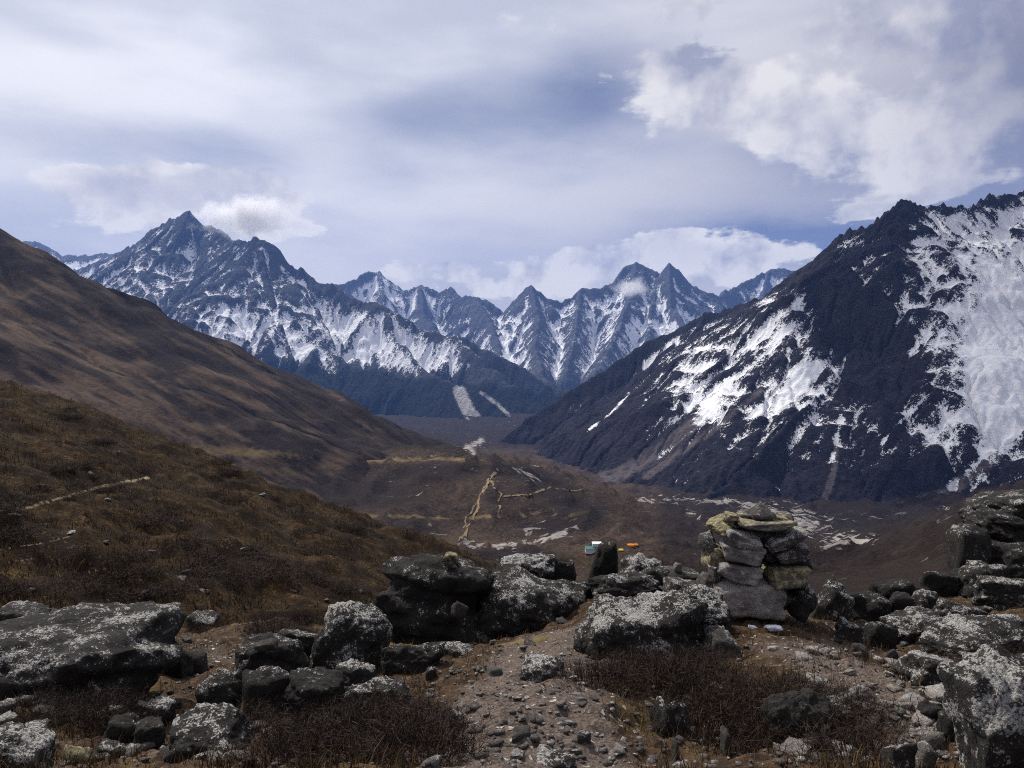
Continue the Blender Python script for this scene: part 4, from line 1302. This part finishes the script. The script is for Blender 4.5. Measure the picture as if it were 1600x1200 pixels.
scatter_stones(70, at_px(680, 1010, 1000, 1195, h_knoll, 2.5, 12), (.025, .085), 'fist-sized pale stone lying on the worn trail', 'loose stones on the trail', (3, 8), h_knoll)
scatter_stones(70, at_px(1200, 1010, 1500, 1195, h_knoll, 2.5, 11), (.05, .15), 'pale flat stone on the gravel bank right of the heath', 'loose stones on the gravel bank', (3, 9), h_knoll)
scatter_stones(90, at_px(0, 985, 480, 1195, h_knoll, 3, 14), (.05, .26), 'loose grey stone among the left boulders', 'loose stones at the left', (1, 4), h_knoll)
scatter_stones(40, at_px(1290, 900, 1600, 1010, h_knoll, 7, 17), (.10, .30), 'loose dark stone in the hollow below the right rock pile', 'loose stones in the right hollow', (.7, 1.6), h_knoll)
scatter_stones(60, at_px(560, 905, 1100, 1010, h_knoll, 7, 17), (.08, .30), 'loose rock among the boulders behind the trail', 'loose rocks behind the trail', (.8, 3.0), h_knoll)
scatter_stones(45, at_px(1230, 1030, 1510, 1190, h_knoll, 2.5, 9), (.09, .24), 'pale slab-like stone on the sunny bank at right', 'pale slabs on the bank', (5, 10), h_knoll, 'stone', .02)
hh = lambda X, Y: h_hill(X, Y)[0]
scatter_stones(34, at_px(0, 690, 620, 940, hh, 15, 70), (.18, .60), 'grey rock half buried in the brown grassy hill', 'rocks on the grassy hill', (.6, 2.0), hh, 'rock', -.02)


def gravel(name, n, region, size, hf, y0, y1, label):
    V, Fc = [], []
    v0, f0 = ico(1)
    off = 0
    l, t, r, b = region
    ys = np.geomspace(y0, y1, 500)
    for i in range(n):
        x, y, z = hit(random.uniform(l, r), random.uniform(t, b), hf, y0, y1, 260)
        s = random.uniform(*size) * random.random() ** .7
        w = v0 * (1 + .3 * rng.normal(size=(len(v0), 1)).clip(-1, 1)) * np.array((s, s * .8, s * .5))
        a = random.uniform(0, 6.3)
        w = np.stack([w[:, 0] * math.cos(a) - w[:, 1] * math.sin(a), w[:, 0] * math.sin(a) + w[:, 1] * math.cos(a), w[:, 2]], 1)
        V.append(w + np.array((x, y, z)))
        Fc.append(f0 + off)
        off += len(v0)
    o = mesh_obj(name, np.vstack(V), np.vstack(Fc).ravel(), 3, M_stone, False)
    o.color = (.5, .15, .45, 1)
    tag(o, label, 'gravel', kind='stuff')


gravel('gravel', 2200, (0, 1000, 1600, 1199), (.015, .05), h_knoll, 2.5, 14, 'loose gravel scattered over the foreground soil')

# ---- dry grass blades and dwarf heath
m, q = material('dry_grass_blade')
t_ = q.attr('tint')
q.out(q.mix(t_, (.036, .022, .011), (.155, .10, .043)), .8)
M_blade = m
m, q = material('heath_twig')
q.out(q.mix(q.noise(q.pos(), 6, 3), (.016, .011, .009), (.050, .031, .022)), .85)
M_twig = m


def blades(name, pts, hgt, wid, mat, lean=.5, label=None, cat=None):
    n = len(pts)
    base = np.array(pts)
    h = hgt[0] + (hgt[1] - hgt[0]) * rng.random(n) ** 1.5
    a = rng.uniform(0, 2 * np.pi, n)
    ln = rng.uniform(.1, lean, n) * h
    w = wid * rng.uniform(.6, 1.3, n)
    b2 = rng.uniform(0, 2 * np.pi, n)
    wx, wy = np.cos(b2) * w, np.sin(b2) * w
    dx, dy = np.cos(a) * ln, np.sin(a) * ln
    z0 = base[:, 2] - .01
    V = np.empty((n, 5, 3))
    V[:, 0] = np.stack([base[:, 0] - wx, base[:, 1] - wy, z0], 1)
    V[:, 1] = np.stack([base[:, 0] + wx, base[:, 1] + wy, z0], 1)
    V[:, 2] = np.stack([base[:, 0] + wx * .7 + dx * .35, base[:, 1] + wy * .7 + dy * .35, z0 + h * .6], 1)
    V[:, 3] = np.stack([base[:, 0] - wx * .7 + dx * .35, base[:, 1] - wy * .7 + dy * .35, z0 + h * .6], 1)
    V[:, 4] = np.stack([base[:, 0] + dx, base[:, 1] + dy, z0 + h], 1)
    k = (np.arange(n) * 5)[:, None]
    tri = np.concatenate([k + np.array([[0, 1, 2]]), k + np.array([[0, 2, 3]]), k + np.array([[3, 2, 4]])], 1)
    tint = np.repeat(rng.random(n) ** 1.3, 5)
    o = mesh_obj(name, V.reshape(-1, 3), tri.reshape(-1), 3, mat, False, {'tint': tint})
    return tag(o, label, cat, kind='stuff')


# grass on the knoll, in tufts, off the trail
N = 26000
xs_px = rng.uniform(-80, 1680, N * 3)
ysv = 2.6 + (13 - 2.6) * rng.random(N * 3) ** 1.25
xs = (xs_px - CX) / F * ysv
dens = fbm(xs / .8, ysv / .8, 4, 91) + .5 * fbm(xs / .2, ysv / .2, 2, 95)
ok = (dens > .12 * rng.normal(size=dens.shape) + .05) & (trail_mask(xs, ysv) < rng.random(dens.shape) * .8)
xs, ysv = xs[ok][:N], ysv[ok][:N]
zs = h_knoll(xs, ysv)
blades('dry_grass', np.stack([xs, ysv, zs], 1), (.03, .15), .0028, M_blade, .8, 'short dry grass between the foreground stones', 'grass')
# tussocks on the near hill
N = 34000
xs_px = rng.uniform(-60, 760, N * 2)
ysv = rng.uniform(17, 68, N * 2)
xs = (xs_px - CX) / F * ysv
dens = fbm(xs / 3.0, ysv / 3.0, 4, 97) + .6 * fbm(xs / .7, ysv / .7, 2, 98)
ok = dens > .12 + .12 * rng.normal(size=dens.shape)
xs, ysv = xs[ok][:N], ysv[ok][:N]
zs = h_hill(xs, ysv)[0]
blades('hill_grass', np.stack([xs, ysv, zs], 1), (.08, .34), .016, M_blade, .9, 'tussock grass covering the near brown hill', 'grass')


def shrub_mesh(seed, n, rad, hgt, tw):
    r = np.random.default_rng(seed)
    V, Fc = [], []
    for i in range(n):
        rr = rad * math.sqrt(r.random())
        a = r.uniform(0, 6.283)
        p0 = np.array((rr * math.cos(a), rr * math.sin(a), -.05))
        top = hgt * (1 - .55 * (rr / rad) ** 2) * r.uniform(.55, 1.1)
        out = np.array((math.cos(a), math.sin(a), 0)) * r.uniform(.0, .5) * hgt + r.normal(size=3) * hgt * .16
        p1 = p0 + out * .45 + np.array((0, 0, top * .55))
        p2 = p0 + out + np.array((0, 0, top)) + r.normal(size=3) * hgt * .08
        sd = r.normal(size=3); sd /= np.linalg.norm(sd)
        k = len(V)
        V += [p0 - sd * tw, p0 + sd * tw, p1 + sd * tw * .8, p1 - sd * tw * .8, p2]
        Fc += [(k, k + 1, k + 2), (k, k + 2, k + 3), (k + 3, k + 2, k + 4)]
        for _ in range(3):     # side sprigs with tiny leaves
            t = r.uniform(.3, 1)
            b0 = p1 + (p2 - p1) * t
            b1 = b0 + r.normal(size=3) * hgt * .16 + np.array((0, 0, hgt * .10))
            s2 = r.normal(size=3); s2 /= np.linalg.norm(s2)
            k = len(V)
            V += [b0 - s2 * tw * .9, b0 + s2 * tw * .9, b1]
            Fc.append((k, k + 1, k + 2))
    return np.array(V), np.array(Fc)


shr_me = []
for i in range(4):
    V, Fc = shrub_mesh(900 + i, 420, .36, .30, .0032)
    o = mesh_obj('dwarf_shrub', V, Fc.ravel(), 3, M_twig, False)
    shr_me.append(o.data)
    bpy.data.objects.remove(o)


def shrubs(lst, label, group):
    for (px, py, s) in lst:
        x, y, z = hit(px, py, h_knoll, 2.6, 13, 1200)
        o = bpy.data.objects.new('dwarf_shrub', random.choice(shr_me))
        o.location = (x, y, z)
        o.scale = (s, s, s * random.uniform(.7, 1.1))
        o.rotation_euler = (0, 0, random.uniform(0, 6.3))
        COL.objects.link(o)
        tag(o, label, 'shrub', group)


shrubs([(930 + 26 * i + random.uniform(-8, 8), 1062 + random.uniform(-10, 18), random.uniform(.7, 1.0)) for i in range(8)], 'dark heath tuft in front of the broad pale-topped boulder', 'heath below the broad boulder')
shrubs([(random.uniform(1080, 1370), random.uniform(1075, 1190), random.uniform(.6, 1.0)) for i in range(17)], 'dark reddish heath tuft round the smooth grey-green boulder', 'heath round the grey-green boulder')
shrubs([(random.uniform(330, 660), random.uniform(1130, 1200), random.uniform(.55, .9)) for i in range(18)], 'dark heath tuft at the bottom edge left of the trail', 'heath left of the trail')
shrubs([(random.uniform(1440, 1600), random.uniform(1000, 1050), random.uniform(.5, .8)) for i in range(7)], 'rusty heath tuft between the slabs at the right edge', 'heath between the right slabs')
shrubs([(random.uniform(300, 520), random.uniform(960, 1010), random.uniform(.4, .8)) for i in range(12)], 'low heath tuft on the earth behind the left boulders', 'heath behind the left boulders')
shrubs([(random.uniform(0, 200), random.uniform(1100, 1165), random.uniform(.5, .8)) for i in range(9)], 'dark heath tuft under the largest left boulder', 'heath under the left boulder')

for k in range(260):
    px, py = random.uniform(-20, 690), random.uniform(630, 930)
    x, y, z = hit(px, py, hh, 16, 66, 500)
    if y > 65.5 or fbm(np.array([x / 6.0]), np.array([y / 6.0]), 3, 141)[0] < -.12:
        continue
    o = bpy.data.objects.new('dwarf_shrub', random.choice(shr_me))
    sc_ = random.uniform(.7, 2.4)
    o.location = (x, y, z)
    o.scale = (sc_ * 1.3, sc_ * 1.1, sc_ * random.uniform(.5, .8))
    o.rotation_euler = (0, 0, random.uniform(0, 6.3))
    COL.objects.link(o)
    tag(o, 'low dark scrub clump on the brown grassy hill', 'shrub', 'scrub on the grassy hill')

# ---- the hamlet far below: lodges and tents
m, q = material('teal_sheet_roof'); q.out((.015, .12, .115), .5, None, .4); M_teal = m
m, q = material('whitewashed_stone'); q.out(q.mix(q.noise(q.pos(), 1.5, 4), (.55, .53, .50), (.75, .73, .70)), .9); M_white = m
m, q = material('grey_sheet_roof'); q.out((.62, .62, .64), .5, None, .4); M_grey = m
m, q = material('orange_tent_cloth'); q.out((.75, .26, .02), .7); M_orange = m
m, q = material('yellow_tent_cloth'); q.out((.75, .55, .03), .7); M_yellow = m


def lodge(px, py, L, Wd, Hh, roofm, label):
    x, y, z = hit(px, py, h_valley, 450, 1100)
    e = empty('lodge', (x, y, z))
    a, b = L / 2, Wd / 2
    mesh_obj('wall', [(-a, -b, -2), (a, -b, -2), (a, b, -2), (-a, b, -2), (-a, -b, Hh), (a, -b, Hh), (a, b, Hh), (-a, b, Hh)],
             [0, 1, 5, 4, 1, 2, 6, 5, 2, 3, 7, 6, 3, 0, 4, 7], 4, M_white, False, parent=e)
    a, b, r = a + .6, b + .7, Hh + Wd * .28
    mesh_obj('roof', [(-a, -b, Hh + .03), (a, -b, Hh + .03), (a, b, Hh + .03), (-a, b, Hh + .03), (-a, 0, r), (a, 0, r)],
             [0, 1, 5, 4, 2, 3, 4, 5], 4, roofm, False, parent=e)
    tag(e, label, 'lodge', 'lodges of the hamlet')


lodge(925, 861, 13, 8, 2.6, M_teal, 'lodge with teal sheet roof left of the black standing stone top')
lodge(946, 856, 9, 6, 2.6, M_teal, 'smaller teal-roofed lodge just right of the first')
lodge(932, 853, 8, 6, 2.6, M_grey, 'lodge with pale grey roof behind the teal ones')


def tent(px, py, s, mat, label):
    x, y, z = hit(px, py, h_valley, 450, 1100)
    pr = []
    for i in range(5):
        t = math.pi * i / 4
        pr.append((math.cos(t) * s * .5, math.sin(t) * s * .45))
    V = [(-s * .7, u, w) for u, w in pr] + [(0, u * 1.05, w * 1.15) for u, w in pr] + [(s * .7, u, w) for u, w in pr]
    Fc = []
    for k in range(2):
        for i in range(4):
            Fc += [k * 5 + i, k * 5 + i + 1, k * 5 + i + 6, k * 5 + i + 5]
    o = mesh_obj('tent', V, Fc, 4, mat)
    o.location = (x, y, z - .1)
    tag(o, label, 'tent', 'tents at the hamlet')


tent(985, 853, 4.6, M_orange, 'orange tent farthest left of the orange pair')
tent(993, 852, 3.4, M_orange, 'smaller orange tent at right')
tent(970, 860, 3.2, M_yellow, 'yellow tent beside the standing stone')
